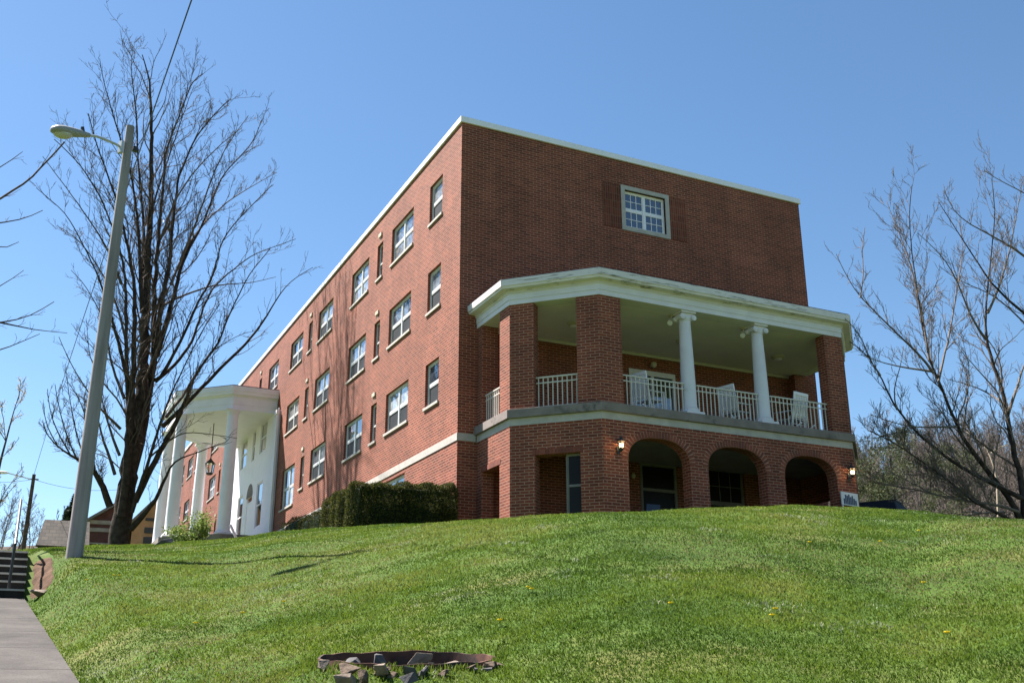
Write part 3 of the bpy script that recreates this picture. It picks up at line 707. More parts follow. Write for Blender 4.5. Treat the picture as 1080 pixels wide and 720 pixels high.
for x in (5.62, ):   # small fittings on the back walls
    mb = MB(); mb.ball((5.66,-.08,-1.95), .07, .07, .09, 12, 8); mb.build('wall_lamp', M['tan'], bld, smooth=True)
    mb = MB(); mb.lathe((6.55,-.12,0), [(.03,1.52),(.09,1.58),(.10,1.64),(.06,1.70)], 16); mb.box(6.50,6.60,-.06,-.003,1.56,1.68); mb.build('wall_lamp', M['tan'], bld, smooth=True)

# ---- portico on the long side
ZPF = -1.25
mb = MB(); holesP = [(24.05-PORT0, 25.45-PORT0, 3.2, 4.75), (26.6-PORT0, 27.2-PORT0, 3.15, 4.75), (28.6-PORT0, 30.0-PORT0, 3.2, 4.75), (24.1-PORT0, 25.4-PORT0, -.5, 1.7), (26.35-PORT0, 27.6-PORT0, ZPF, 1.3), (28.6-PORT0, 29.9-PORT0, -.5, 1.7)]
wall_holes(mb, (-.10, PORT0), (0,1), (1,0), PORT1-PORT0, -2.2, 4.66, holesP, .095)
mb.box(-.10, -.002, PORT0-.001, PORT0, -2.2, 4.66); mb.box(-.10, -.002, PORT1, PORT1+.001, -2.2, 4.66)
mb.build('portico_wall', M['white'], bld, fix=False)
for y0, y1 in ((PORT0-.12, PORT0+.3), (PORT1-.3, PORT1+.12)):
    mb = MB(); mb.box(-.20, -.104, y0, y1, -2.2, 4.6); mb.box(-.25, -.104, y0-.04, y1+.04, 4.4, 4.6); mb.build('pilaster', M['white'], bld)
def pwin(a, b, z0, z1):
    w, h = b-a, z1-z0; mb = MB(); f = .07
    X0, X1 = -.06, -.004
    mb.box(X0, X1, a, b, z0, z0+f); mb.box(X0, X1, a, b, z1-f, z1); mb.box(X0, X1, a, a+f, z0+f, z1-f); mb.box(X0, X1, b-f, b, z0+f, z1-f); mb.box(X0, X1, a+f, b-f, (z0+z1)/2-.03, (z0+z1)/2+.03)
    o = mb.build('portico_window', M['white'], bld); mb = MB(); mb.box(-.03, -.006, a+f, b-f, z0+f, z1-f); mb.build('pane', M['darkpane'], o)
for a, b, z0, z1 in holesP:
    if z0 > ZPF+.1: pwin(a+PORT0, b+PORT0, z0, z1)
mb = MB(); a, b = 26.35, 27.6; mb.box(-.08, -.004, a, a+.09, ZPF, 1.3); mb.box(-.08, -.004, b-.09, b, ZPF, 1.3); mb.box(-.08, -.004, a+.09, b-.09, .95, 1.05); mb.box(-.07, -.004, a+.09, b-.09, ZPF, .95)
d = mb.build('portico_door', M['white'], bld)
mb = MB(); n = 16; cy = (a+b)/2; r = (b-a)/2
pts = [(cy+r*1.08*math.cos(t), 1.3+r*1.08*math.sin(t)) for t in np.linspace(0, math.pi, n+1)]
mb.add([(-.125,y,z) for y,z in pts]+[(-.104,y,z) for y,z in pts], [tuple(range(n+1)), tuple(range(2*n+1,n,-1))]+[(i,i+1,n+2+i,n+1+i) for i in range(n)]+[(n,0,n+1,2*n+1)])
mb.build('fanlight', M['slab'], d)
mb = MB(); sweep(mb, QO, [(.0, 4.66), (.0, 4.92), (.03, 4.92), (.03, 5.28), (-.4, 5.28), (-.4, 4.66)]); mb.build('portico_architrave', M['white'], bld)
mb = MB(); sweep(mb, QO, [(.04, 5.282), (.10, 5.34), (.20, 5.37), (.22, 5.50), (.25, 5.52), (.27, 5.76), (-.4, 5.80), (-.4, 5.282)]); mb.build('portico_cornice', M['white'], bld)
mb = MB(); slab(mb, QO, .22, 5.78, 5.81); mb.build('portico_roof', M['roof'], bld)
mb = MB(); slab(mb, QO, -.405, 4.70, 4.75); mb.build('portico_ceiling', M['white'], bld)
mb = MB(); slab(mb, QO, .35, -2.6, ZPF); mb.build('portico_floor', M['slab'], bld)
Q_ = octo(*QO, -.2)
for j in (1, 2, 3, 4):
    column(Q_[j][0], Q_[j][1], ZPF, 4.66, .30, .25, 'c', None, volute=False)
def lantern_hang():
    p = atD(218.5, 490, 52); x, y, z = -2.35, 26.0, float(p[2])
    t = thing('hanging_lantern', (x, y, z), 'black hanging lantern on a long chain under the white portico ceiling', 'lantern')
    mb = MB(); mb.lathe((x,y,0), [(.26,z+.20),(.20,z+.27),(.06,z+.42),(.02,z+.50)], 12); mb.lathe((x,y,0), [(.10,z-.36),(.17,z-.30),(.17,z-.26)], 12)
    for k in range(6):
        a = k*math.pi/3; mb.tube([(x+.16*math.cos(a),y+.16*math.sin(a),z-.27),(x+.23*math.cos(a),y+.23*math.sin(a),z+.21)], .014, 5)
    mb.build('frame', M['dark'], t); mb = MB(); mb.lathe((x,y,0), [(.15,z-.258),(.215,z+.195)], 12); mb.build('glass', M['lglass'], t)
    mb = MB(); mb.tube([(x,y,z+.5),(x,y,4.698)], .022, 6); mb.build('chain', M['dark'], t)
lantern_hang()

# ---------------------------------------------------------------- rocking chairs on the porch
def rocking_chair(loc, rz, label):
    t = thing('rocking_chair', loc, label, 'rocking chair', 'white rocking chairs on the upper porch', rz)
    def part(name, f):
        mb = MB(); f(mb); o = mb.build(name, M['white']); o.parent = t; return o
    # local: front = -y
    part('seat', lambda m: [m.bar((-.27,-.26+i*.075,.42-i*.006),(.27,-.26+i*.075,.42-i*.006),.062,.02) for i in range(8)])
    def back(m):
        for i in range(7):
            x = -.225+i*.075; m.bar((x,.27,.42),(x,.42,1.10),.058,.016,up=(0,1,0))
        m.bar((-.28,.425,1.10),(.28,.425,1.10),.03,.09); m.bar((-.28,.30,.50),(.28,.30,.50),.028,.06)
        for s in (-1,1): m.bar((s*.285,.24,.10),(s*.285,.435,1.14),.035,.045,up=(1,0,0))
    part('backrest', back)
    for s in (-1,1):
        part('armrest', lambda m, s=s: (m.bar((s*.30,-.30,.64),(s*.30,.33,.60),.08,.022), m.bar((s*.285,-.26,.10),(s*.285,-.26,.63),.04,.04)))
        part('rocker', lambda m, s=s: [m.bar((s*.285,-.45+i*.13,.02+.10*((i-3.5)/3.5)**2),(s*.285,-.45+(i+1)*.13,.02+.10*((i-2.5)/3.5)**2),.035,.045) for i in range(8)])
        part('stretcher', lambda m, s=s: m.bar((-.28,s*.2,.25),(.28,s*.2,.25),.022,.022))
    return t
rocking_chair((4.3, -3.18, -.998), math.radians(104), 'white slatted rocking chair between the thick brick pier and the first white column')
rocking_chair((7.2, -3.18, -.998), math.radians(104), 'white slatted rocking chair between the two white columns')
rocking_chair((9.15, -3.2, -.998), math.radians(190), 'white slatted rocking chair between the second white column and the right brick pier')

# things just visible through the arches
t = thing('blue_chair', (5.5, -1.5, -4.1), 'blue chair showing in the dark behind the leftmost arch', 'chair')
M['bluep'] = plain('blue_plastic', (.05,.09,.20), .5, .1, 6, .4)
mb = MB(); mb.box(5.27,5.73,-1.72,-1.28,-3.68,-3.64); mb.build('seat', M['bluep'], t, bevel=.012)
mb = MB(); mb.obox((5.5,-1.27,-3.32), (1,0,0), (0,1,.2), (0,-.2,1), .23, .015, .32); mb.build('backrest', M['bluep'], t, bevel=.012)
for a in (5.30, 5.70):
    for b in (-1.69, -1.31): mb = MB(); mb.tube([(a,b,-4.1),(a,b,-3.682)], .018, 8); mb.build('leg', M['bluep'], t)
t = thing('blue_bench', (9.3, -2.2, -4.1), 'blue bench standing in the dark behind the rightmost arch', 'bench')
mb = MB(); mb.box(8.6,10.0,-2.4,-2.05,-3.42,-3.36); mb.build('seat', M['bluep'], t, bevel=.01)
mb = MB(); mb.box(8.6,10.0,-2.06,-2.02,-3.30,-3.0); mb.build('backrest', M['bluep'], t, bevel=.01)
for a in (8.68, 9.88): mb = MB(); mb.box(a,a+.06,-2.38,-2.02,-4.1,-3.422); mb.build('leg', M['bluep'], t)

# ---------------------------------------------------------------- hedges
def leafmat(name, stops, trans=.35):
    m, t, b = newmat(name); L = t.links.new
    g = N(t, 'ShaderNodeNewGeometry'); r = ramp(t, stops); L(g.outputs['Random Per Island'], r.inputs['Fac'])
    L(r.outputs['Color'], b.inputs['Base Color']); b.inputs['Roughness'].default_value = .6; b.inputs['Specular IOR Level'].default_value = .12
    tr = N(t, 'ShaderNodeBsdfTranslucent'); L(r.outputs['Color'], tr.inputs['Color'])
    mx = N(t, 'ShaderNodeMixShader'); mx.inputs[0].default_value = trans; L(b.outputs[0], mx.inputs[1]); L(tr.outputs[0], mx.inputs[2])
    L(mx.outputs[0], t.nodes['Material Output'].inputs['Surface'])
    return m
M['yew'] = leafmat('yew_needles', [(0, (.010, .018, .005)), (.55, (.040, .052, .012)), (1, (.17, .155, .04))], .3)
M['shrub'] = leafmat('spring_leaves', [(0, (.09, .15, .03)), (.6, (.16, .23, .05)), (1, (.28, .30, .10))])
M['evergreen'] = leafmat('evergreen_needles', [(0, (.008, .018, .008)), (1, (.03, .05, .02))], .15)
M['pinegreen'] = leafmat('pale_evergreen', [(0, (.03, .042, .018)), (.6, (.07, .085, .036)), (1, (.12, .12, .06))], .25)
M['bark'] = plain('grey_brown_bark', (.088, .066, .052), .95, .45, 6, .1, bump=.8, bscale=25)
M['bark_shaded'] = plain('shaded_trunk_bark', (.045, .034, .027), .95, .5, 5, .1, bump=1.0, bscale=18)  # bark copy darkened to imitate the shade on backlit trunks
M['bark_twig'] = plain('pale_twig_bark', (.135, .108, .088), .9, .3, 6, .15)
M['bark_light'] = plain('bleached_bark', (.30, .25, .19), .9, .3, 6, .1)
def leaf_quads(P, Nrm, L, Wd, spread):
    """flat pointed leaf per point: P (n,3), directions Nrm (n,3)"""
    n = len(P); d = Nrm+spread*rng.normal(size=(n,3)); d /= np.linalg.norm(d, axis=1)[:,None]
    a = np.cross(d, rng.normal(size=(n,3))); a /= np.linalg.norm(a, axis=1)[:,None]
    L = L*(.6+.8*rng.random((n,1))); Wd = Wd*(.7+.6*rng.random((n,1)))
    V = np.stack([P, P+d*L*.5+a*Wd, P+d*L, P+d*L*.5-a*Wd], 1).reshape(-1,3)
    Fq = np.arange(4*n).reshape(n,4); return V, Fq
def hedge(name, x0, x1, y0, y1, ztop, label, n):
    zb = min(g1(x0,y0), g1(x1,y0))-.1
    t = thing(name, ((x0+x1)/2, (y0+y1)/2, zb), label, 'hedge')
    # superellipsoid sampled points pushed in along the surface
    c = np.array([(x0+x1)/2, (y0+y1)/2, (zb+ztop)/2]); hx = np.array([(x1-x0)/2, (y1-y0)/2, (ztop-zb)/2])
    d = rng.normal(size=(n,3)); d /= np.linalg.norm(d, axis=1)[:,None]
    # box-biased
    big = np.max(np.abs(d), axis=1)[:,None]; e = .78; pb = d/big; sp = d/np.power(np.sum(np.abs(d)**7, axis=1), 1/7)[:,None]
    u = rng.uniform(-1,1,size=(n,3)); ax = rng.choice(3, n, p=[.3,.3,.4]); sg = rng.choice([-1,1], n); u[np.arange(n), ax] = sg
    u = u/np.power(np.sum(np.abs(u)**16, axis=1), 1/16)[:,None]
    wob = 1+.05*np.sin(5*u[:,0]*hx[0]*2+2)*np.sin(4*u[:,1]*hx[1])+.035*np.sin(9*u[:,1]*hx[1]+u[:,0]*7)
    P = c+u*hx*wob[:,None]*(1-.05*rng.random((n,1)))
    nr = u**5; nr[:,2] += .35; nr /= np.linalg.norm(nr, axis=1)[:,None]+1e-9
    V, Fq = leaf_quads(P, nr, .062, .0085, .65)
    V[:,2] += (V[:,0]-x1)*.07*np.clip((V[:,2]-zb)/(ztop-zb),0,1)
    np_mesh('foliage', V, Fq, M['yew'], t)
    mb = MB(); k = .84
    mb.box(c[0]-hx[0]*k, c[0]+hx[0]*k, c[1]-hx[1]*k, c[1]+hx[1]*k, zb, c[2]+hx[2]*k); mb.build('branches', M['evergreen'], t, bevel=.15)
hedge('yew_hedge', -3.08, -.10, -.55, 2.6, -2.74, 'large clipped dark yew hedge in front of the near building corner', 150000)
hedge('yew_hedge', -1.5, -.45, 8.6, 11.4, -2.1, 'low dark clipped yew shrub, first of the two behind the large hedge', 16000)
hedge('yew_hedge', -1.4, -.5, 11.8, 14.2, -1.85, 'low dark yew shrub nearest the white portico', 12000)
def shrub(name, c, r, h, mat, label, n, L=.10, wd=.03, cat='shrub'):
    z = g1(c[0], c[1]); t = thing(name, (c[0], c[1], z), label, cat)
    k = 14; cen = np.array([c[0], c[1], z])+np.stack([rng.normal(0,r*.45,k), rng.normal(0,r*.45,k), h*(.25+.65*rng.random(k))], -1)
    P = cen[rng.integers(0,k,n)]+rng.normal(size=(n,3))*np.array([r*.28, r*.28, h*.16]); P[:,2] = np.maximum(P[:,2], z+.03)
    V, Fq = leaf_quads(P, rng.normal(size=(n,3))*.5+np.array([0,0,.4]), L, wd, .4); np_mesh('foliage', V, Fq, mat, t)
    mb = MB()
    for q in cen: mb.tube([(c[0]+rng.normal(0,.05), c[1]+rng.normal(0,.05), z-.05), (np.array([c[0],c[1],z])+q)/2+rng.normal(0,.05,3), q], [.02,.013,.006], 5)
    mb.build('stem', M['bark'], t)
    return t

# ---------------------------------------------------------------- utility pole with street lamp
M['polewood'] = None
def polewood():
    m, t, b = newmat('weathered_pole_wood'); L = t.links.new; tc = N(t, 'ShaderNodeTexCoord')
    mp = N(t, 'ShaderNodeMapping'); mp.inputs['Scale'].default_value = (5, 5, .35); L(tc.outputs['Object'], mp.inputs['Vector'])
    n = N(t, 'ShaderNodeTexNoise'); n.inputs['Scale'].default_value = 2; n.inputs['Detail'].default_value = 8; L(mp.outputs['Vector'], n.inputs['Vector'])
    r = ramp(t, [(.3, (.17, .15, .15)), (.5, (.235, .21, .21)), (.7, (.285, .26, .255))]); L(n.outputs['Fac'], r.inputs['Fac']); L(r.outputs['Color'], b.inputs['Base Color'])
    b.inputs['Roughness'].default_value = .9; bp = N(t, 'ShaderNodeBump'); bp.inputs['Strength'].default_value = .5; bp.inputs['Distance'].default_value = .01; L(n.outputs['Fac'], bp.inputs['Height']); L(bp.outputs['Normal'], b.inputs['Normal'])
    return m
M['polewood'] = polewood()
pb = atD(82, 592, 19); ptp = atD(134, 133, 19); PXp, PYp = float((pb[0]+ptp[0])/2), float((pb[1]+ptp[1])/2); zt = float(ptp[2])
zg = g1(PXp, PYp)
POLE_BASE = zg
t = thing('street_light_pole', (PXp, PYp, zg), 'tall weathered grey wooden pole with street lamp arm beside the sidewalk', 'lamp post')
mb = MB(); mb.tube([(PXp,PYp,zg-.4),(PXp,PYp,zg+3),(PXp,PYp,zt)], [.140,.116,.076], 20); mb.build('pole', M['polewood'], t, smooth=True)
mb = MB(); av = np.array([-1.12, -.64, 0.]); al = np.linalg.norm(av); av /= al; side = np.array([-av[1], av[0], 0])
a0 = np.array([PXp, PYp, zt-.42]); HD_ = 1.0
def lamp_pt(u, v): return np.array(atD(u, v, 19-.496*(133-u)*.0174/.868))
arm = [lamp_pt(u, v) for u, v in ((129,156),(121,151.5),(112,147.5),(102,144),(91,142.3))]
mb.tube(arm, .024, 10); mb.obox(arm[0]+av*.03, av, side, (0,0,1), .03, .05, .12); mb.build('lamp_arm', plain('galvanised', (.42,.43,.42), .5, .1, 5, .5, metal=.5), t, smooth=True)
c = arm[-1]; hv = lamp_pt(54, 136.5)-c; HL = np.linalg.norm(hv); hv /= HL; hs_ = np.cross(hv, (0,0,1.)); hs_ /= np.linalg.norm(hs_); hu = np.cross(hs_, hv)
mb = MB(); prof = [(-.09,.045,.045,.045),(0,.055,.055,.05),(.12,.075,.07,.06),(.3,.10,.085,.075),(.5,.125,.095,.085),(.7,.14,.10,.085),(.85,.13,.09,.075),(.95,.09,.065,.05),(1.0,.02,.02,.015)]
vs = []; fs = []; nn = 18
for s, w, tz, bz in prof:
    for k in range(nn):
        a = 2*math.pi*k/nn; vs.append(c+hv*HL*s+hs_*w*math.cos(a)+hu*(tz if math.sin(a) > 0 else bz)*math.sin(a))
for i in range(len(prof)-1):
    for k in range(nn): fs.append((i*nn+k, i*nn+(k+1)%nn, (i+1)*nn+(k+1)%nn, (i+1)*nn+k))
fs += [tuple(range(nn)), tuple((len(prof)-1)*nn+k for k in range(nn-1,-1,-1))]
mb.add(vs, fs); M['lamphead'] = plain('grey_lamp_housing', (.24,.235,.215), .45, .06, 4, .4)
lh = mb.build('lamp_head', M['lamphead'], t, smooth=True)
mb = MB(); cl = c+hv*HL*.68-hu*.045; m_ = 12; vs = []
for i in range(m_+1):
    ph = math.pi*i/m_
    for k in range(16): th_ = 2*math.pi*k/16; vs.append(cl+hv*.19*math.sin(ph)*math.cos(th_)+hs_*.115*math.sin(ph)*math.sin(th_)-hu*.10*math.cos(ph))
mb.add(vs, [(i*16+k, i*16+(k+1)%16, (i+1)*16+(k+1)%16, (i+1)*16+k) for i in range(m_) for k in range(16)])
mb.build('lens', plain('lamp_lens', (.42,.40,.32), .25, .05, 5, .6), lh, smooth=True)
mb = MB(); mb.tube([c+hv*.06+hu*.05, c+hv*.06+hu*.14], [.035,.03], 12); mb.build('photocell', M['dark'], lh, smooth=True)
mb = MB(); q = np.array([PXp, PYp, zt-.42]); mb.tube([q-av*.10, q-av*.22], .04, 10); mb.tube([q-av*.16+np.array([0,0,-.04]), q-av*.16+np.array([0,0,.05])], .05, 12); mb.build('insulator', M['dark'], t, smooth=True)

# distant utility pole and wires
dp = atD(36, 500, 70); zdg = g1(dp[0], dp[1])
t = thing('utility_pole', (dp[0], dp[1], zdg), 'distant thin brown utility pole with a small white lamp arm', 'utility pole')
mb = MB(); mb.tube([(dp[0],dp[1],zdg-.5),(dp[0],dp[1],dp[2])], [.15,.10], 12); mb.build('pole', M['bark'], t, smooth=True)
mb = MB(); mb.bar((dp[0],dp[1],dp[2]-.35),(dp[0]-1.5,dp[1]-.1,dp[2]-.05),.06,.06); l = mb.build('lamp_arm', M['white'], t); mb = MB(); mb.ball((dp[0]-1.8,dp[1]-.1,dp[2]-.05), .4, .14, .1, 12, 8); mb.build('lamp_head', M['white'], l, smooth=True)
mb = MB(); mb.bar((dp[0]-.3,dp[1],dp[2]-.3),(dp[0]+.3,dp[1],dp[2]-.3),.07,.07); mb.build('crossarm', M['bark'], t)
def wire(name, P, Q, sag, r, label, twist=False):
    P, Q = np.array(P, float), np.array(Q, float); pts = [P+(Q-P)*s+np.array([0,0,-4*sag*s*(1-s)]) for s in np.linspace(0,1,60)]
    mb = MB(); mb.tube(pts, r, 6)
    o = mb.build(name, M['dark']); setp(o, label, 'wire')
dpt = np.array([dp[0], dp[1], dp[2]])
P1 = atD(205, 0, 14); far = dpt+(P1-dpt)*1.22; far[2] = P1[2]-.0
wire('overhead_wire', dpt, np.array([far[0], far[1], P1[2]-.9]), -.75, .012, 'long overhead cable rising past the bare tree to the top of the sky')
wire('overhead_wire', dpt+np.array([0,0,-.3]), np.array(atD(-60, 500, 62)), .3, .012, 'short thin cable running left from the distant utility pole')
wire('overhead_wire', dpt+np.array([0,0,-.3]), np.array(atD(150, 512, 76)), .5, .012, 'thin cable running right from the distant pole behind the tree trunk')

# ---------------------------------------------------------------- stairs with handrail, dirt bank
y0 = ST_Y0; xr = walk_xr(y0)-.02; zs = float(walk_z(np.array(y0)))
t = thing('stone_steps', (xr-.9, y0, zs), 'flight of stone steps with shaded risers and sunlit nosings at the end of the sidewalk', 'steps')
M['step'] = plain('shaded_step_stone', (.022,.019,.017), .9, .3, 6, .2)  # riser shade is put into this dark colour
M['nose'] = plain('sunlit_nosing', (.34,.32,.29), .85, .15, 6, .2)  # pale colour imitates sunlight catching the step edges
mb = MB(); mn = MB()
for i in range(ST_N):
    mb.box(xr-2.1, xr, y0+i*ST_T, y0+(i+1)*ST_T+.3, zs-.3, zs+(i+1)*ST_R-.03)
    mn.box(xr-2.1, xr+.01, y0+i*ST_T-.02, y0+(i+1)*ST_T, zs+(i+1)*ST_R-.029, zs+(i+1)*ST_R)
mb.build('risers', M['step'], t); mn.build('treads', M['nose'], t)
mb = MB(); top = zs+ST_N*ST_R
mb.box(xr-2.1, xr, y0+ST_N*ST_T, y0+ST_N*ST_T+6, top-.2, top); mb.build('landing', M['conc'], t)
hb = thing('handrail', (xr-.22, y0, zs), 'thin black pipe handrail running up the stone steps', 'handrail')
hx = xr-.22
for k in (.05, .98):
    mb = MB(); yy = y0+k*ST_N*ST_T; zz = zs+k*ST_N*ST_R; mb.tube([(hx,yy,zz),(hx,yy,zz+.9)], .022, 8); mb.build('post', M['dark'], hb, smooth=True)
mb = MB(); mb.tube([(hx,y0-.15,zs+.80),(hx,y0+ST_N*ST_T,zs+ST_N*ST_R+.9),(hx,y0+ST_N*ST_T+.9,zs+ST_N*ST_R+.9)], .024, 8); mb.build('rail', M['dark'], hb, smooth=True)
M['dirt'] = plain('red_brown_dirt', (.085,.05,.032), .95, .4, 9, .1, bump=1, bscale=18)
M['rock'] = plain('pale_rock', (.19,.15,.12), .95, .4, 8, .2, bump=.8, bscale=14)
M['rockbrown'] = plain('earthy_rock', (.105,.078,.058), .95, .4, 14, .1, bump=1, bscale=22)
M['rockdark'] = plain('grey_rock', (.085,.08,.08), .9, .3, 8, .2, bump=.8, bscale=14)
def stone(name, c, r, mat, label, seed, flat=.6, parent=None):
    rr = random.Random(seed); bm = bmesh.new()
    for _ in range(11):
        q = Vector((rr.uniform(-1,1), rr.uniform(-1,1), rr.uniform(-1,1))); m_ = max(abs(q.x), abs(q.y), abs(q.z)); q /= m_**.6; q *= .70+.45*rr.random()
        bm.verts.new((q.x*r, q.y*r*.85, q.z*r*flat))
    h_ = bmesh.ops.convex_hull(bm, input=bm.verts)
    bmesh.ops.delete(bm, geom=[e for e in h_['geom_interior'] if isinstance(e, bmesh.types.BMVert)], context='VERTS')
    bmesh.ops.bevel(bm, geom=list(bm.edges), offset=r*.025, segments=1, affect='EDGES')
    bmesh.ops.recalc_face_normals(bm, faces=bm.faces)
    me = bpy.data.meshes.new(name); bm.to_mesh(me); bm.free(); me.materials.append(mat)
    o = bpy.data.objects.new(name, me); COL.objects.link(o); o.location = c; o.rotation_euler = (rr.random()*.4, rr.random()*.4, rr.random()*6)
    if label: setp(o, label, 'stone')
    return o
# raw dirt bank to the right of the steps
nb = 24; xs = np.linspace(xr+.03, xr+.48, nb); yb = np.linspace(y0-.25, y0+1.5, nb); XB, YB = np.meshgrid(xs, yb, indexing='ij')
ZBk = ground(XB, YB)+.03+.02*np.sin(XB*17)*np.sin(YB*13)+.02*rng.random(XB.shape); edge = np.minimum(np.minimum(XB-xs[0], xs[-1]-XB), np.minimum(YB-yb[0], yb[-1]-YB)); ZBk -= np.clip(.12-edge, 0, .12)*1.2
idx = np.arange(nb*nb).reshape(nb, nb)
o = np_mesh('dirt_bank', np.stack([XB, YB, ZBk], -1).reshape(-1,3), np.stack([idx[:-1,:-1], idx[1:,:-1], idx[1:,1:], idx[:-1,1:]], -1).reshape(-1,4), M['dirt']); setp(o, kind='structure')
stone('stone', (xr+.22, y0-.42, g1(xr+.22, y0-.42)+.06), .17, M['rock'], 'pale flat stone at the foot of the dirt bank by the steps', 3, .4)

# ---------------------------------------------------------------- fire ring
t = thing('fire_ring', (fx, fy, rim(0)), 'rusty steel fire ring full of stones set in the sloping lawn', 'fire pit')
M['rust'] = plain('rusted_steel', (.095,.042,.028), .85, .5, 7, .3, dirt=((.03,.024,.022), 5, .5))
M['ash'] = plain('black_ash', (.015,.014,.013), .95, .4, 10, .1)
mb = MB(); n = 64; sd_ = np.array([fd[1], -fd[0]])
vs = []
for i in range(n):
    a = 2*math.pi*i/n; k = math.cos(a); 
    for rad, dz in ((1, -.14), (1, .012), (.975, .012), (.975, -.14)):
        p = fc+(fd*k+sd_*math.sin(a))*FRR*rad; wv = .004*math.sin(5*a+1)+.004*math.sin(13*a); vs.append((p[0], p[1], rim(k*rad)+dz+(wv if dz > 0 else 0)))
mb.add(vs, [(i*4+j, i*4+(j+1)%4, ((i+1)%n)*4+(j+1)%4, ((i+1)%n)*4+j) for i in range(n) for j in range(4)]); mb.build('rim', M['rust'], t, smooth=True)
mb = MB(); vs = [(*(fc+(fd*math.cos(2*math.pi*i/n)+sd_*math.sin(2*math.pi*i/n))*FRR*.95), rim(math.cos(2*math.pi*i/n))-.12) for i in range(n)]; mb.add(vs, [tuple(range(n))]); mb.build('ash_bed', M['ash'], t)
# lower the lawn inside the ring is done by the ring position; stones inside and around
def ring_stone(u, v, dd, r, mat, label, seed, flat):
    D = fl+2*FRR*dd
    p = atD(u, v, D); stone('stone', (p[0], p[1], p[2]), r, mat, label, seed, flat)
pxm = (fl+FRR*.8)/FPX
ring_stone(440, 699, .45, 13*pxm, M['rock'], 'pale pointed stone inside the fire ring', 11, .95)
ring_stone(371, 697, .5, 14*pxm, M['rockdark'], 'dark grey stone at the left inside the fire ring', 12, .5)
ring_stone(401, 697, .5, 11*pxm, M['rockdark'], 'smaller grey stone inside the fire ring between two others', 13, .7)
ring_stone(477, 702, .3, 7*pxm, M['rock'], 'small round stone at the right inside the fire ring', 14, .8)
ring_stone(455, 702, .3, 5*pxm, M['rock'], 'tiny pale stone next to the pointed stone', 24, .8)
ring_stone(363, 704.5, -.08, 12*pxm, M['rockbrown'], 'tan block of stone outside the ring at its left front', 15, .55)
ring_stone(405, 706, -.08, 9*pxm, M['rock'], 'tan stone outside the ring at the middle front', 16, .7)
ring_stone(382, 713, -.2, 8*pxm, M['rockbrown'], 'brown stone in the grass below the fire ring', 17, .9)
ring_stone(362, 719, -.25, 13*pxm, M['rock'], 'flat pale stone at the lower edge of the photo below the ring', 18, .4)
ring_stone(341, 702, .2, 8*pxm, M['rock'], 'pale stone at the left end of the fire ring', 19, .9)
ring_stone(430, 716, -.2, 8*pxm, M['rockdark'], 'dark stone in the grass right of the brown stone below the ring', 21, .6)
ring_stone(508, 689, 1.0, 6*pxm, M['rock'], 'small pale stone behind the right end of the fire ring', 20, .6)

rs_ = random.Random(77)
for i in range(16):
    a = math.pi+rs_.uniform(-1.0, .55); k = math.cos(a); rad = 1.03+rs_.random()*.16
    p = fc+(fd*k+np.array([fd[1], -fd[0]])*math.sin(a))*FRR*rad
    so_ = stone('stone', (p[0], p[1], g1(p[0], p[1])+.01), rs_.uniform(.03,.065), M['rockbrown'] if i % 3 else M['rockdark'], 'small earthy stone packed under the front rim of the fire ring', 100+i, .6)
    so_['group'] = 'small stones packed under the front rim'

# ---------------------------------------------------------------- grass
def grassmat():
    m, t, b = newmat('grass_blades'); L = t.links.new
    at = N(t, 'ShaderNodeAttribute'); at.attribute_name = 'tone'
    r = ramp(t, [(0, (.026, .055, .007)), (.35, (.068, .119, .012)), (.62, (.118, .172, .019)), (.80, (.165, .195, .037)), (.90, (.21, .165, .085)), (1, (.32, .34, .24))]); L(at.outputs['Fac'], r.inputs['Fac'])
    L(r.outputs['Color'], b.inputs['Base Color']); b.inputs['Roughness'].default_value = .6; b.inputs['Specular IOR Level'].default_value = .18
    tr = N(t, 'ShaderNodeBsdfTranslucent'); L(r.outputs['Color'], tr.inputs['Color'])
    mx = N(t, 'ShaderNodeMixShader'); mx.inputs[0].default_value = .42; L(b.outputs[0], mx.inputs[1]); L(tr.outputs[0], mx.inputs[2]); L(mx.outputs[0], t.nodes['Material Output'].inputs['Surface'])
    return m
M['grass'] = grassmat()
def vnoise(x, y, s, seed):
    r = np.random.default_rng(seed); tab = r.random((128,128)); X = x/s; Y = y/s; i = np.floor(X).astype(int); j = np.floor(Y).astype(int); fx_ = X-i; fy_ = Y-j
    fx_ = fx_*fx_*(3-2*fx_); fy_ = fy_*fy_*(3-2*fy_); g = lambda a, b: tab[a % 128, b % 128]
    return (g(i,j)*(1-fx_)+g(i+1,j)*fx_)*(1-fy_)+(g(i,j+1)*(1-fx_)+g(i+1,j+1)*fx_)*fy_
NB = 1040000
D = 4.6*np.power(33/4.6, rng.random(NB)**.80); A = YAW+rng.uniform(-.80, .68, NB)
bx = CAM[0]+D*np.sin(A); by = CAM[1]+D*np.cos(A)
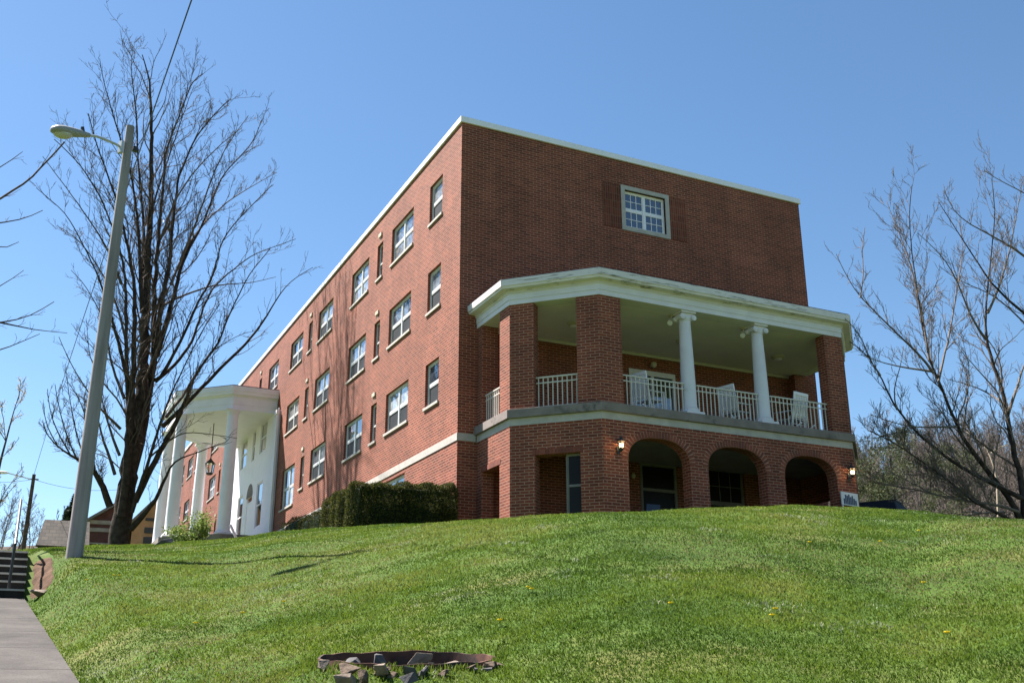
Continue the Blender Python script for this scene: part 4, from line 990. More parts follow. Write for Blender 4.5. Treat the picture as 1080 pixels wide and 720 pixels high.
# far left strip up to the big tree and portico
n2 = 60000; D2 = rng.uniform(30, 52, n2); A2 = YAW-rng.uniform(.10, .52, n2); bx = np.concatenate([bx, CAM[0]+D2*np.sin(A2)]); by = np.concatenate([by, CAM[1]+D2*np.cos(A2)]); D = np.concatenate([D, D2])
ok = (bx > walk_xr(by)-.05+.09*vnoise(bx, by, .15, 5)) | ((bx < walk_xr(by)-1.93) & (by < y0-.1)) | ((bx < xr-2.15) & (by >= y0-.1))
ok &= ~((bx > -.02) & (by > -.02) & (bx < BW)) & ~((bx > PX0-.05) & (bx < PX1) & (by > -3.95) & (by < 0) & (bx-PX0+(by+3.9) > 1.72))
ok &= np.hypot(bx-fx, by-fy) > FRR*1.02
ok &= ~((bx > -4.6) & (by > 22.3) & (by < 31.6) & (bx < 0)) & ~((bx < xr+.4) & (bx > xr-2.15) & (by > y0-.2) & (by < y0+7.5))
bx, by, D = bx[ok], by[ok], D[ok]; n = len(bx); bz = ground(bx, by)-.006
patch = vnoise(bx, by, 1.7, 1)*.55+vnoise(bx, by, .55, 2)*.3+vnoise(bx, by, .2, 3)*.15
dry = vnoise(bx, by, 2.4, 8)*.6+vnoise(bx, by, .6, 9)*.4
clump = vnoise(bx, by, .09, 4)
tone = np.clip(.46+1.15*(patch-.5)+.35*(vnoise(bx, by, 3.5, 31)-.5)+rng.normal(0,.055,n)+.10*(clump-.5), .0, .80)
isdry = rng.random(n) < np.clip((dry-.53)*3.6, .015, .75); tone = np.where(isdry, rng.uniform(.74,.95,n), tone)
pale = vnoise(bx, by, .9, 12)*.5+vnoise(bx, by, .25, 13)*.5; isp = (rng.random(n) < np.clip((pale-.70)*2, 0, .25)*(D < 24)); tone = np.where(isp, 1.0, tone)
tuft = np.clip((vnoise(bx, by, .16, 41)*.5+vnoise(bx, by, .5, 42)*.5-.58)*6, 0, 1)
hh = (.014+.020*clump+.016*rng.random(n)+.022*tuft*rng.random(n))*(.6+.8*patch)*np.where(isdry, .7, 1); wd = .0017*(1+D/7)*(.7+.6*rng.random(n)); hh = hh*.74*(1+.014*D)
th = rng.uniform(0, 2*math.pi, n); ln = rng.uniform(.1,.9,n)*hh; ph = rng.uniform(0, 2*math.pi, n)
rr_ = np.hypot(bx-fx, by-fy)/FRR; hh = np.where(rr_ < 1.16, hh*1.7, hh)
ax, ay = np.cos(th)*wd, np.sin(th)*wd; lx, ly = np.cos(ph)*ln, np.sin(ph)*ln
V = np.stack([np.stack([bx-ax,by-ay,bz],-1), np.stack([bx+ax,by+ay,bz],-1), np.stack([bx+ax*.7+lx*.4,by+ay*.7+ly*.4,bz+hh*.62],-1), np.stack([bx+lx,by+ly,bz+hh*(1-.25*(ln/hh)**2)],-1), np.stack([bx-ax*.7+lx*.4,by-ay*.7+ly*.4,bz+hh*.62],-1)], 1).reshape(-1,3)
i0 = np.arange(n)*5
me = bpy.data.meshes.new('lawn_grass')
Fp = np.stack([i0,i0+1,i0+2,i0+3,i0+4], -1)
o = np_mesh('lawn_grass', V, Fp, M['grass'], attr=np.repeat(tone, 5)); setp(o, kind='stuff')
bpy.data.meshes.remove(me)

# dandelions
M['dand'] = plain('dandelion_yellow', (.80,.60,.03), .7, .1, 30, .2)
M['stemg'] = plain('stem_green', (.10,.17,.04), .6, .2, 10, .3)
proto = None
for u, v in ((815,657),(820,650),(976,621),(1000,676),(970,564),(205,663),(120,611),(92,616),(125,611),(707,644),(562,628),(557,626),(855,577),(930,576),(255,652),(528,662),(300,640)):
    p = find_ground(u, v)
    if proto is None:
        proto = thing('dandelion', p, 'yellow dandelion flower in the lawn', 'dandelion', 'dandelions in the lawn')
        mb = MB(); mb.tube([(0,0,0),(.004,.002,.03),(.006,.004,.062)], .003, 5); q = mb.build('stem', M['stemg']); q.parent = proto
        mb = MB()
        for k in range(18):
            a = k*2.4; rr = .004+.013*(k/18)**.5; mb.obox((.006+rr*math.cos(a), .004+rr*math.sin(a), .066+.004*(1-k/18)), (math.cos(a),math.sin(a),.25), (-math.sin(a),math.cos(a),0), (0,0,1), .008, .004, .002)
        mb.ball((.006,.004,.064), .012, .012, .007, 10, 6); q = mb.build('flower_head', M['dand']); q.parent = proto; dd = proto
    else: dd = copy_tree(proto)
    dd.location = (p[0], p[1], p[2]-.005); dd.rotation_euler = (0,0,rnd.random()*6)

# ---------------------------------------------------------------- trees
class Wood:
    """collects tapered tubes as numpy arrays"""
    def __init__(s): s.V = []; s.F = []; s.n = 0
    def tube(s, pts, rads, n):
        pts = np.asarray(pts, float); m = len(pts); d = np.gradient(pts, axis=0); d /= np.linalg.norm(d, axis=1)[:,None]+1e-12
        ref = np.array([0,0,1.]) if abs(d[0][2]) < .8 else np.array([1.,0,0]); a = np.cross(d, ref); a /= np.linalg.norm(a, axis=1)[:,None]+1e-9; b = np.cross(d, a)
        t = np.arange(n)*2*math.pi/n; R = np.asarray(rads, float)[:,None,None]
        v = pts[:,None,:]+R*(np.cos(t)[None,:,None]*a[:,None,:]+np.sin(t)[None,:,None]*b[:,None,:])
        i = np.arange(m-1)[:,None]*n; k = np.arange(n)[None,:]; k2 = (k+1) % n
        f = np.stack([i+k, i+k2, i+n+k2, i+n+k], -1).reshape(-1,4)+s.n
        s.V.append(v.reshape(-1,3)); s.F.append(f); s.n += m*n
    def build(s, name, mat, parent): return np_mesh(name, np.concatenate(s.V), np.concatenate(s.F), mat, parent, smooth=True)
def smooth_path(pts, rads, seg=.35):
    pts = np.asarray(pts, float); rads = np.asarray(rads, float); L = np.concatenate([[0], np.cumsum(np.linalg.norm(np.diff(pts, axis=0), axis=1))])
    n = max(4, int(L[-1]/seg)); q = np.linspace(0, L[-1], n)
    # Catmull-like smoothing by averaging
    P = np.stack([np.interp(q, L, pts[:,k]) for k in range(3)], -1); r = np.interp(q, L, rads)
    for _ in range(2):
        P[1:-1] = (P[:-2]+2*P[1:-1]+P[2:])/4
    return P, r
def twigs(wood, P, R, depth, rg, up, lenf, dens, rmin, spread=.6, start=.15):
    """side shoots along path P"""
    d = np.gradient(P, axis=0); d /= np.linalg.norm(d, axis=1)[:,None]+1e-9
    L = np.linalg.norm(np.diff(P, axis=0), axis=1).sum(); n = max(1, int(L*dens*(.8+.4*rg.random())))
    for i in range(n):
        q = start+(1-start)*((i+rg.random())/n); k = min(len(P)-1, int(q*(len(P)-1))); o = P[k]; dd = d[k]
        a = rg.normal(size=3); a -= dd*(a@dd); a /= np.linalg.norm(a)+1e-9
        ang = spread*(.6+.7*rg.random()); dr = dd*math.cos(ang)+a*math.sin(ang); dr[2] += up*.5; dr /= np.linalg.norm(dr)
        ln = L*lenf*(.45+.75*rg.random())*(1-.55*q); ln = max(ln, .25)
        m = max(4, int(ln/.22)); m = min(m, 9); st = ln/m; pts = [o]; cur = dr.copy()
        for j in range(m):
            cur = cur+rg.normal(size=3)*.14+np.array([0,0,up*.13]); cur /= np.linalg.norm(cur); pts.append(pts[-1]+cur*st)
        r0 = min(R[k]*.55, .006+.0085*ln); r0 = max(r0, rmin*1.15); rr = np.linspace(r0, rmin, m+1); pts = np.array(pts)
        wood.tube(pts, rr, 5 if r0 > .03 else 3)
        if depth > 0: twigs(wood, pts, rr, depth-1, rg, up, lenf*1.15, dens*1.5, rmin, spread, .2)
def limb_tree(name, base, D0, limbs, label, mat, depth=2, up=.5, lenf=.33, dens=.9, rmin=.006, seed=1, grp=None, spread=.6, twig=None):
    """limbs: (list of (u,v), r0 px, r1 px, dD far offset, end offset, twig density factor) read off the photo at distance D0 (+offset)"""
    rg = np.random.default_rng(seed); t = thing(name, base, label, 'tree', grp); big = Wood(); small = Wood()
    pxm = D0/FPX
    for pts, r0, r1, o0, o1, td in limbs:
        m = len(pts); W3 = [atD(u, v, D0+o0+(o1-o0)*(i/(m-1))**1.0) for i, (u, v) in enumerate(pts)]
        P, R = smooth_path(W3, np.linspace(1,0,m)**(1.1 if r0 > 10 else 1.45)*(r0-r1)*(.76 if r0 > 10 else .57)*pxm+r1*pxm)
        P = P+rg.normal(size=P.shape)*R[:,None]*.22*np.clip(np.linspace(0,3,len(P)),0,1)[:,None]
        (big if r0 > 3 else small).tube(P, R, 12 if r0 > 6 else 7)
        if td > 0: twigs(small, P, R, depth, rg, up, lenf, dens*td, rmin, spread)
    if big.V: big.build('trunk', M['bark_shaded'] if mat == M['bark'] else mat, t)
    small.build('branches', twig or mat, t)
    return t

DT = 45.0
tb = atD(125, 577, DT)
LT = [
 # trunk
 ([(123,606),(124,583),(126,560),(131,530),(137,500),(141,470),(146,440),(149,410),(152,380),(153,340),(155,300),(156,260),(159,220),(160,167),(159,120),(158,84),(150,58)], 14.5, .5, 0, 0, .5),
 ([(128,545),(133,510),(135,470),(137,430),(140,405),(141,365),(142,329),(142,296),(133,251),(124,215),(112,180),(101,150),(93,120)], 8, .5, -.3, -1.5, .9),
 ([(139,500),(150,460),(156,420),(162,385),(163,350),(162,318),(166,273),(168,240),(172,200),(174,160),(190,120),(203,84),(214,78)], 8, .5, .3, 1.2, .9),
 ([(136,430),(134,400),(133,373),(133,318),(131,284),(124,253),(105,205),(82,170),(57,147)], 4.5, .4, -.2, -2.5, 1),
 ([(158,400),(166,360),(169,324),(178,284),(182,240),(187,190),(207,143),(233,113),(243,104)], 6, .4, .2, -1, 1),
 ([(165,375),(174,345),(182,318),(191,280),(203,255),(213,238),(233,187),(267,150),(276,127)], 5.5, .4, .2, 1.5, 1),
 ([(160,400),(168,405),(176,385),(189,364),(211,313),(222,300),(235,250),(260,222),(287,195)], 4.2, .4, .3, -2, 1),
 ([(142,529),(155,502),(172,470),(189,440),(197,418),(205,395),(231,362),(240,335),(262,290),(285,262)], 6, .4, -.3, -2.5, .9),
 ([(139,540),(150,505),(155,493),(163,465),(167,453),(176,425),(184,407),(195,385),(212,350),(232,320)], 3.6, .4, -.4, -3.2, .9),
 ([(171,450),(187,435),(210,412),(238,382),(260,362),(270,350),(280,337),(290,318),(296,307),(312,292),(330,282)], 4.2, .3, -.6, -2.2, .55),
 ([(175,440),(195,415),(212,385),(232,360),(237,345),(241,327)], 2.8, .4, -.2, 1.2, .7),
 ([(164,402),(185,385),(203,360),(214,325),(226,300),(245,285),(267,268),(290,260),(312,252)], 3.4, .3, .1, 2.2, .7),
 ([(168,325),(180,317),(205,307),(225,301),(243,299),(260,299),(275,296),(291,292)], 2.4, .3, .3, 2.8, .6),
 ([(138,558),(150,546),(160,533),(172,512),(176,500),(178,487),(200,480),(225,470),(238,466)], 5, .3, -.3, -2.4, .8),
 ([(158,482),(172,470),(185,458),(200,455),(225,458),(250,462)], 1.6, .3, -.4, -2.5, .8),
 ([(116,534),(108,512),(100,495),(90,488),(82,486),(70,476),(53,467),(46,450)], 6, .4, -.2, -1.5, 1.6),
 ([(82,486),(70,460),(62,430),(58,405)], 1.4, .3, -.8, -2, 1.4),
 ([(90,488),(80,455),(74,425),(70,392)], 1.4, .3, -.6, .8, 1.4),
 ([(74,479),(60,455),(52,435),(50,410)], 1.2, .3, -1, -1.2, 1.4),
 ([(100,495),(91,462),(88,430),(92,400)], 1.4, .3, -.4, 1.2, 1.2),
 ([(62,472),(52,458),(45,440),(46,425)], 1, .3, -1.2, -2.2, 1.3),
 ([(100,495),(96,470),(94,450),(84,420),(70,400)], 1.8, .3, -.4, -1.8, 1),
 ([(121,500),(113,475),(106,455),(104,440),(95,425),(74,410)], 3, .3, .2, 1.6, 1),
 ([(126,480),(117,458),(112,438),(107,420),(104,400),(110,395)], 2.6, .3, .1, 1.0, .8),
 ([(127,452),(115,440),(106,432),(92,412),(75,385),(62,355)], 2.6, .3, -.2, -2.2, 1),
 ([(131,420),(123,400),(116,380),(113,350),(106,330),(90,300),(75,285)], 2.8, .3, .1, 1.8, 1),
 ([(134,400),(125,360),(116,330),(107,300),(94,270),(70,225),(38,198)], 3.2, .3, -.1, -2.8, 1),
 ([(135,370),(126,330),(112,295),(95,268),(80,250),(60,238)], 2.4, .3, .2, 2.4, 1),
 ([(128,300),(115,265),(100,240),(75,205),(45,165)], 2.4, .3, -.2, -2, 1),
 ([(150,330),(148,290),(146,240),(140,190),(125,140),(110,90),(105,62)], 4.2, .3, -.2, -1.6, 1),
 ([(156,300),(155,250),(163,210),(180,160),(197,110),(205,90)], 3.2, .3, .3, 2.5, 1),
 ([(150,300),(152,240),(146,180),(144,120),(138,75),(140,48)], 3.4, .3, .3, 2.6, 1),
 ([(180,300),(196,262),(215,235),(243,210),(268,195),(292,182)], 2.6, .3, .3, 2.6, 1),
 ([(190,275),(207,235),(222,190),(238,155),(262,122)], 2.4, .3, 0, -2.8, 1),
 ([(170,250),(185,210),(205,180),(235,150),(255,135)], 2.2, .3, -.3, -3, 1),
]
zb_ = g1(tb[0], tb[1])
limb_tree('maple_tree', (tb[0], tb[1], zb_), DT, LT, 'huge bare spreading tree with many upright limbs behind the street light pole', M['bark'], depth=3, up=.42, lenf=.26, dens=2.3, rmin=.0060, seed=3, spread=.66, twig=plain('brown_twig_bark', (.105, .080, .064), .9, .3, 6, .15))

DR = 34.0
RT = [
 ([(1088,650),(1084,580),(1080,545),(1078,515),(1072,485),(1066,458),(1060,425),(1052,395),(1042,368),(1039,345),(1040,320),(1043,290),(1046,262),(1050,225),(1046,190)], 6.5, .4, 0, .5, .7),
 ([(1078,552),(1068,528),(1048,505),(1036,490),(1029,481),(1018,465),(1010,451),(1003,436),(998,420),(992,405),(985,392),(979,377),(974,351),(968,310),(962,268),(958,225),(962,195)], 5, .4, -.2, -1.8, .9),
 ([(1095,533),(1080,527),(1054,513),(1036,504),(1018,496),(1000,484),(987,474),(965,454),(946,432),(936,415),(929,396),(918,377),(907,365),(896,360)], 4.4, .4, -.5, -3, 1.1),
 ([(985,394),(970,372),(951,358),(930,335),(907,314),(897,300),(882,268)], 2.2, .3, -1.8, -3, 1),
 ([(980,380),(974,340),(966,300),(955,262),(940,225),(935,212)], 2, .3, -1.6, -.5, 1),
 ([(1125,385),(1100,345),(1080,332),(1062,315),(1045,299),(1030,275),(1018,257),(1004,235),(990,213)], 3.4, .3, 1, -1, 1),
 ([(1130,325),(1100,290),(1080,268),(1060,256),(1040,246),(1022,236),(1004,224),(996,200)], 3, .3, 1.5, 0, 1),
 ([(1040,358),(1029,345),(1018,320),(1007,288),(990,265),(968,246)], 2.2, .3, .2, -1.5, 1),
 ([(1123,410),(1110,380),(1090,350),(1065,325),(1040,305),(1015,300),(990,280)], 2.4, .3, 2, 1, .9),
 ([(1070,551),(1062,543),(1040,538),(1018,522),(995,502),(972,486),(951,471),(935,462),(918,454)], 3.2, .4, -.8, -3.2, 1.5),
 ([(1075,540),(1059,532),(1030,530),(1008,527),(985,521),(960,514),(940,512),(918,510),(908,501),(903,488)], 2.4, .4, -.8, -3.4, 1.3),
 ([(985,521),(965,512),(945,500),(930,492)], 1.2, .3, -2.2, -3, 1.2),
 ([(1058,425),(1040,412),(1020,405),(1000,400)], 1.6, .3, 0, 1.8, .8),
 ([(1009,450),(990,449),(975,452),(955,450),(935,443),(918,437)], 1.8, .3, -1, -3, 1.2),
 ([(985,392),(968,390),(951,387),(937,384),(923,381),(908,374)], 1.9, .3, -1.7, -3.2, 1.2),
 ([(946,432),(940,418),(945,400),(951,385),(953,365)], 1.2, .3, -2.5, -1.5, .7),
 ([(1062,440),(1072,410),(1082,380),(1092,350)], 3, .4, .2, 1.5, .8),
 ([(1126,275),(1100,215),(1075,200),(1052,190),(1038,180)], 1.6, .3, 2, 1, 1),
 ([(990,402),(997,370),(1004,340),(1010,300),(1016,268),(1012,232)], 2, .3, -1.2, 1, 1),
 ([(1042,330),(1055,300),(1066,262),(1072,225),(1078,195)], 2.2, .3, .3, 1.6, 1),
 ([(1085,560),(1100,500),(1115,440),(1125,380),(1130,320),(1125,260)], 5, .4, .8, 2, .8),
 ([(907,314),(912,290),(908,262),(912,240)], 1, .3, -2.8, -2, 1),
 ([(929,396),(918,385),(912,360),(905,345),(890,335)], 1.1, .3, -2.8, -3.4, .8),
]
rb = atD(1078, 552, DR)
limb_tree('maple_tree', (rb[0], rb[1], g1(rb[0], rb[1])), DR, RT, 'bare tree with low crooked limbs at the right edge of the photo', M['bark'], depth=3, up=.5, lenf=.27, dens=2.9, rmin=.0050, seed=8, spread=.66, twig=M['bark_twig'])
limb_tree('dead_sapling', tuple(atD(1052, 520, 38)), 38, [([(1053,545),(1052,515),(1050,487),(1041,472),(1032,460),(1026,455),(1019,455)], 1.8, .5, 0, .6, .4), ([(1045,478),(1052,470),(1062,469)], .9, .4, 0, .5, .4)], 'pale dead sapling with a bent top in front of the brown wooded hill', M['bark_light'], depth=1, seed=5)
limb_tree('fallen_branch', tuple(atD(1030, 545, 35)), 35, [([(1060,540),(1045,541),(1030,540),(1016,544)], 1.4, .6, 0, .6, .5), ([(1035,541),(1025,538),(1014,540)], .9, .4, 0, .4, .3)], 'pale fallen branch lying at the lawn edge by the right tree', M['bark_light'], depth=0, seed=6)

DLs = 30.0
LL = [
 ([(-170,600),(-165,500),(-160,380),(-150,250),(-135,120),(-120,-20)], 11, 4, 0, 0, 0),
 ([(-155,300),(-110,265),(-60,240),(-25,222),(0,210),(25,196),(45,175),(68,150)], 2.6, .9, 0, .4, .45),
 ([(-60,238),(-25,238),(0,236),(20,232),(34,229),(45,222)], 1.6, .4, .2, .8, .6),
 ([(-158,360),(-110,350),(-60,345),(-20,342),(7,339),(22,338),(40,330),(57,318)], 2.6, .4, 0, .6, .55),
 ([(0,340),(15,342),(32,348),(49,350),(71,351)], 1.5, .3, .3, .9, .5),
 ([(-157,400),(-100,390),(-40,378),(0,371),(13,364),(28,358),(42,352)], 2.0, .3, 0, -.4, .55),
 ([(-60,250),(-30,250),(-10,258),(6,270),(14,262),(20,255)], 1.5, .3, 0, -.5, .5),
 ([(-150,250),(-90,215),(-40,195),(0,178),(14,168),(24,160)], 1.8, .3, -.3, -.6, .5),
 ([(-60,330),(-20,312),(5,300),(25,285)], 1.5, .3, .2, .8, .5),
]
p = atD(-170, 600, DLs)
limb_tree('bare_tree', (p[0], p[1], g1(p[0], p[1])), DLs, LL, 'bare tree reaching its branches in from the left edge of the photo', M['bark'], depth=2, up=.5, lenf=.16, dens=2.6, rmin=.0042, seed=12, spread=.6)

# generic smaller bare trees
def bare_tree(name, base, h, rg, mat, label, up=.5, grp=None, rmin=.012, depth=2, buds=None):
    t = thing(name, base, label, 'tree', grp); w = Wood(); base = np.array(base, float)
    P = [base+np.array([0,0,-.3])]; cur = np.array([rg.normal()*.06, rg.normal()*.06, 1.]); m = 10
    for i in range(m): cur = cur+rg.normal(size=3)*.06+np.array([0,0,.05]); cur /= np.linalg.norm(cur); P.append(P[-1]+cur*h/m)
    P = np.array(P); R = np.linspace(h*.016, rmin, m+1); w.tube(P, R, 6); w.build('trunk', mat, t); w = Wood()
    twigs(w, P, R, depth, rg, up, .42, 1.5*8/h*1.0, rmin, .7, .22); w.build('branches', mat, t)
    if buds:
        V = np.concatenate(w.V); q = V[rg.integers(0, len(V), buds)]+rg.normal(0,.05,(buds,3)); Vq, Fq = leaf_quads(q, rg.normal(size=(buds,3)), .06, .016, .5); np_mesh('buds', Vq, Fq, M['buds'], t)
    return t
M['buds'] = leafmat('pale_buds', [(0, (.30,.27,.20)), (1, (.50,.46,.36))])
rg = np.random.default_rng(21)
q = atD(-8, 592, 48); bare_tree('budding_tree', (q[0], q[1], g1(q[0], q[1])), 7.2, rg, M['bark'], 'small tree with pale spring buds at the left edge of the photo', buds=2600)
gl = 'bare trees on the skyline left of the street pole'
for u, D, vt, lab in ((2,112,562,'hazy bare tree at the left edge, behind the budding tree'),(20,118,545,'hazy bare tree directly left of the distant utility pole'),(44,120,550,'hazy bare tree between the distant utility pole and the grey shingled shed'),(60,126,534,'hazy bare tree rising behind the grey shingled shed')):
    q = atD(u, vt, D); zb_ = g1(q[0], q[1])-.3; bare_tree('bare_tree', (q[0], q[1], zb_), float(q[2])-zb_, rg, M['bark'], lab, grp=gl, rmin=.03)
def conifer(name, base, h, r, mat, label, n, grp=None, L=.35, wd=.05):
    t = thing(name, base, label, 'evergreen tree', grp); base = np.array(base, float)
    mb = MB(); mb.tube([base+np.array([0,0,-.5]), base+np.array([0,0,h*.98])], [r*.08,.02], 7); mb.build('trunk', M['bark'], t)
    k = rng.random(n)**.75; nl = 9; lay = np.floor(k*nl*1.6)/(nl*1.6); f = np.clip(k, 0, 1); a = rng.uniform(0,2*math.pi,n); br = np.round(a/(2*math.pi)*9)/9*2*math.pi+rng.normal(0,.16,n)+lay*17
    rr = r*(1-f)*np.sqrt(rng.random(n))*(.75+.5*((np.sin(br*3+lay*31)+1)/2)); P = base+np.stack([rr*np.cos(br), rr*np.sin(br), h*(.10+.9*f)-rr*.25+rng.normal(0,.06*h/8,n)], -1)
    d = np.stack([np.cos(br), np.sin(br), np.full(n,-.1)], -1); V, Fq = leaf_quads(P, d, L, wd, .5); np_mesh('foliage', V, Fq, mat, t)
for u, v, D, h, lab in ((81,522,105,0,'dark conifer behind the grey shed, close left of the street pole'),(73,536,112,0,'shorter dark conifer behind the roof of the grey shingled shed')):
    q = atD(u, v, D); zb_ = g1(q[0], q[1])-.3; conifer('spruce_tree', (q[0], q[1], zb_), float(q[2])-zb_, 2.6, M['evergreen'], lab, 12000, 'dark conifers behind the grey shed')

# ---------------------------------------------------------------- shrubs near the portico, small things at the column feet
q = atD(208, 566, 46); shrub('leafy_shrub', (q[0], q[1]), .55, 1.25, M['shrub'], 'bright green upright shrub in front of the portico columns', 1500)
q = atD(190, 570, 45.6); shrub('leafy_shrub', (q[0], q[1]), .6, .65, M['shrub'], 'low yellow green shrub spreading left of the upright shrub', 1300)
def plank(u0, v0, u1, v1, D, label):
    a, b = atD(u0, v0, D), atD(u1, v1, D-.3); t = thing('white_board', tuple(b), label, 'board'); mb = MB(); mb.bar(a, b, .16, .03); q = mb.build('plank', M['white'], t)
plank(243, 553, 249.5, 568, 47.3, 'white board leaning by the nearest portico column')
q = find_ground(170, 574); stone('rock', (q[0], q[1], q[2]+.03), .26, M['rockdark'], 'dark rock at the foot of the far left portico column', 31, .55)

# ---------------------------------------------------------------- houses beyond the lawn on the left
M['shingle'] = brickmat('grey_shingles', (.095,.08,.066), (.06,.052,.045), (.03,.027,.024), bw=.35, rh=.22, ms=.012)
M['siding_red'] = plain('dark_red_siding', (.085,.035,.03), .8, .2, 3, .3)
M['trimgrey'] = plain('grey_trim', (.27,.25,.22), .8, .2, 3, .3)
M['tanwood'] = plain('tan_wood_siding', (.42,.24,.13), .8, .15, 3, .3)
M['roofgrey'] = plain('grey_roof', (.16,.15,.14), .9, .2, 2, .2)
def plan_frame(u0, u1, D):
    a = atD(u0, 560, D); b = atD(u1, 560, D); t = (b-a)[:2]; L = np.linalg.norm(t); t /= L; n = np.array([-t[1], t[0]])
    if n@(a[:2]-CAM[:2]) < 0: n = -n
    return a[:2], t, n, L
def zpx(v, D, u=100): return float(atD(u, v, D)[2])
def fr_pt(o, t, n, u, d, z): p = o+t*u+n*d; return (p[0], p[1], z)
# shed with a shingled roof reaching low
D = 62; o2, t2, n2_, L2 = plan_frame(45, 92, D); zt = zpx(544, D, 65); zm = zpx(576, D, 65); zb2 = zpx(583, D, 65)-1.2
sh = thing('shed', fr_pt(o2, t2, n2_, L2/2, 1.5, zb2), 'small shed with steep weathered grey shingle roof left of the street pole', 'shed')
mb = MB(); mb.add([fr_pt(o2,t2,n2_,-.25,-.2,zm), fr_pt(o2,t2,n2_,L2+.2,-.2,zm), fr_pt(o2,t2,n2_,L2+.1,1.6,zt), fr_pt(o2,t2,n2_,0,1.6,zt), fr_pt(o2,t2,n2_,-.25,3.4,zm), fr_pt(o2,t2,n2_,L2+.2,3.4,zm)], [(0,1,2,3),(3,2,5,4)])
rf = mb.build('roof', M['shingle'], sh); sm_ = rf.modifiers.new('solid', 'SOLIDIFY'); sm_.thickness = .12
mb = MB()
c4 = [fr_pt(o2,t2,n2_,0,0,zb2), fr_pt(o2,t2,n2_,L2,0,zb2), fr_pt(o2,t2,n2_,L2,3.2,zb2), fr_pt(o2,t2,n2_,0,3.2,zb2)]
zz = zm-.02; mb.prism([c[:2] for c in c4], zb2, zz); mb.add([fr_pt(o2,t2,n2_,.02,0,zz), fr_pt(o2,t2,n2_,.02,3.2,zz), fr_pt(o2,t2,n2_,.05,1.6,zt-.1)], [(0,1,2)]); mb.add([fr_pt(o2,t2,n2_,L2-.02,0,zz), fr_pt(o2,t2,n2_,L2-.02,3.2,zz), fr_pt(o2,t2,n2_,L2-.05,1.6,zt-.1)], [(0,1,2)])
mb.build('wall', M['trimgrey'], sh)
def gable_house(name, u0, u1, D, vbase, veave, vridge, depth, wallm, label, bands, ridge_at=.5, roofm=None, win=None):
    o, t, n, L = plan_frame(u0, u1, D); uc = (u0+u1)/2; zb = zpx(vbase, D, uc)-1.0; ze = zpx(veave, D, uc); zr = zpx(vridge, D, uc)
    h = thing(name, fr_pt(o,t,n,L/2,depth/2,zb), label, 'house')
    P = lambda u, d, z: fr_pt(o,t,n,u,d,z); k = ridge_at*L
    mb = MB(); q = [P(0,0,zb),P(L,0,zb),P(L,0,ze),P(k,0,zr),P(0,0,ze)]; r = [P(0,depth,zb),P(L,depth,zb),P(L,depth,ze),P(k,depth,zr),P(0,depth,ze)]
    mb.add(q+r, [(0,1,2,3,4),(9,8,7,6,5),(0,5,6,1),(1,6,7,2),(4,9,5,0)]); mb.build('wall', wallm, h)
    e = .45; sl = (zr-ze)/max(k,.1); sr = (zr-ze)/max(L-k,.1)
    mb = MB()
    for (ua, za), (ub, zb_) in (((-e, ze-e*sl), (k, zr)), ((L+e, ze-e*sr), (k, zr))):
        a = [P(ua,-e,za+.03),P(ub,-e,zb_+.03),P(ub,depth+e,zb_+.03),P(ua,depth+e,za+.03)]; b = [(x,y,z+.18) for x,y,z in a]
        mb.add(a+b, [(3,2,1,0),(4,5,6,7),(0,1,5,4),(1,2,6,5),(2,3,7,6),(3,0,4,7)])
    mb.build('roof', roofm or M['roofgrey'], h)
    for (va, vb) in bands:
        za, zb2 = zpx(vb, D, uc), zpx(va, D, uc); mb = MB(); a0 = [P(.02,-.06,za),P(L-.02,-.06,za),P(L-.02,-.005,za),P(.02,-.005,za)]; mb.add(a0+[(x,y,zb2) for x,y,z in a0], [(3,2,1,0),(4,5,6,7),(0,1,5,4),(1,2,6,5),(2,3,7,6),(3,0,4,7)])
        mb.build('trim_band', M['trimgrey'], h)
    for w in (win or []):
        ua, ub, va, vb = w; pa, pb = (ua-u0)/(u1-u0)*L, (ub-u0)/(u1-u0)*L; za, zb2 = zpx(vb, D, uc), zpx(va, D, uc)
        mb = MB(); a0 = [P(pa,-.08,za),P(pb,-.08,za),P(pb,-.005,za),P(pa,-.005,za)]; mb.add(a0+[(x,y,zb2) for x,y,z in a0], [(3,2,1,0),(4,5,6,7),(0,1,5,4),(1,2,6,5),(2,3,7,6),(3,0,4,7)]); mb.build('window', M['dark'], h)
gable_house('house', 92, 136, 70, 582, 551, 529, 7, M['siding_red'], 'dark red house with grey bands, between the street pole and the big tree trunk', [(549,553),(557,561),(572.5,574)], ridge_at=.75)
gable_house('house', 139, 172, 66, 582, 552, 521, 7, M['tanwood'], 'tan wooden gable end house between the big trunk and the portico columns', [], ridge_at=.85, win=[(152,165,546,549),(152,165,556,562),(152,165,566,573)])

# ---------------------------------------------------------------- right of the porch: leaning board and parked car
bq = atD(895, 527, 30.5); zbq = g1(bq[0], bq[1])
t = thing('slatted_board', (float(bq[0]), float(bq[1]), zbq), 'white board with dark blue upright bars at the right foot of the porch', 'sign board')
p0, p1_ = atD(887.5, 532, 30.3), atD(905, 534, 30.9); q0_, q1_ = atD(886, 519, 30.3), atD(904.5, 520.5, 30.9)
sdv = np.array([p1_[0]-p0[0], p1_[1]-p0[1], 0]); sw = np.linalg.norm(sdv); sdv /= sw; upv = np.array([0,0,1.]); nv = np.cross(sdv, upv)
if nv@(CAM-p0) < 0: nv = -nv
hgt = float(q0_[2]-p0[2]); cz = (np.array(p0)+np.array(q1_))/2
mb = MB(); mb.obox(cz, sdv, nv, upv, sw/2, .015, hgt/2+.01); mb.build('panel', plain('white_board_paint', (.62,.62,.66), .5, .05, 5, .4), t)
mb = MB(); hs = [.5,.85,.78,.9,.7,.82,.6,.45]
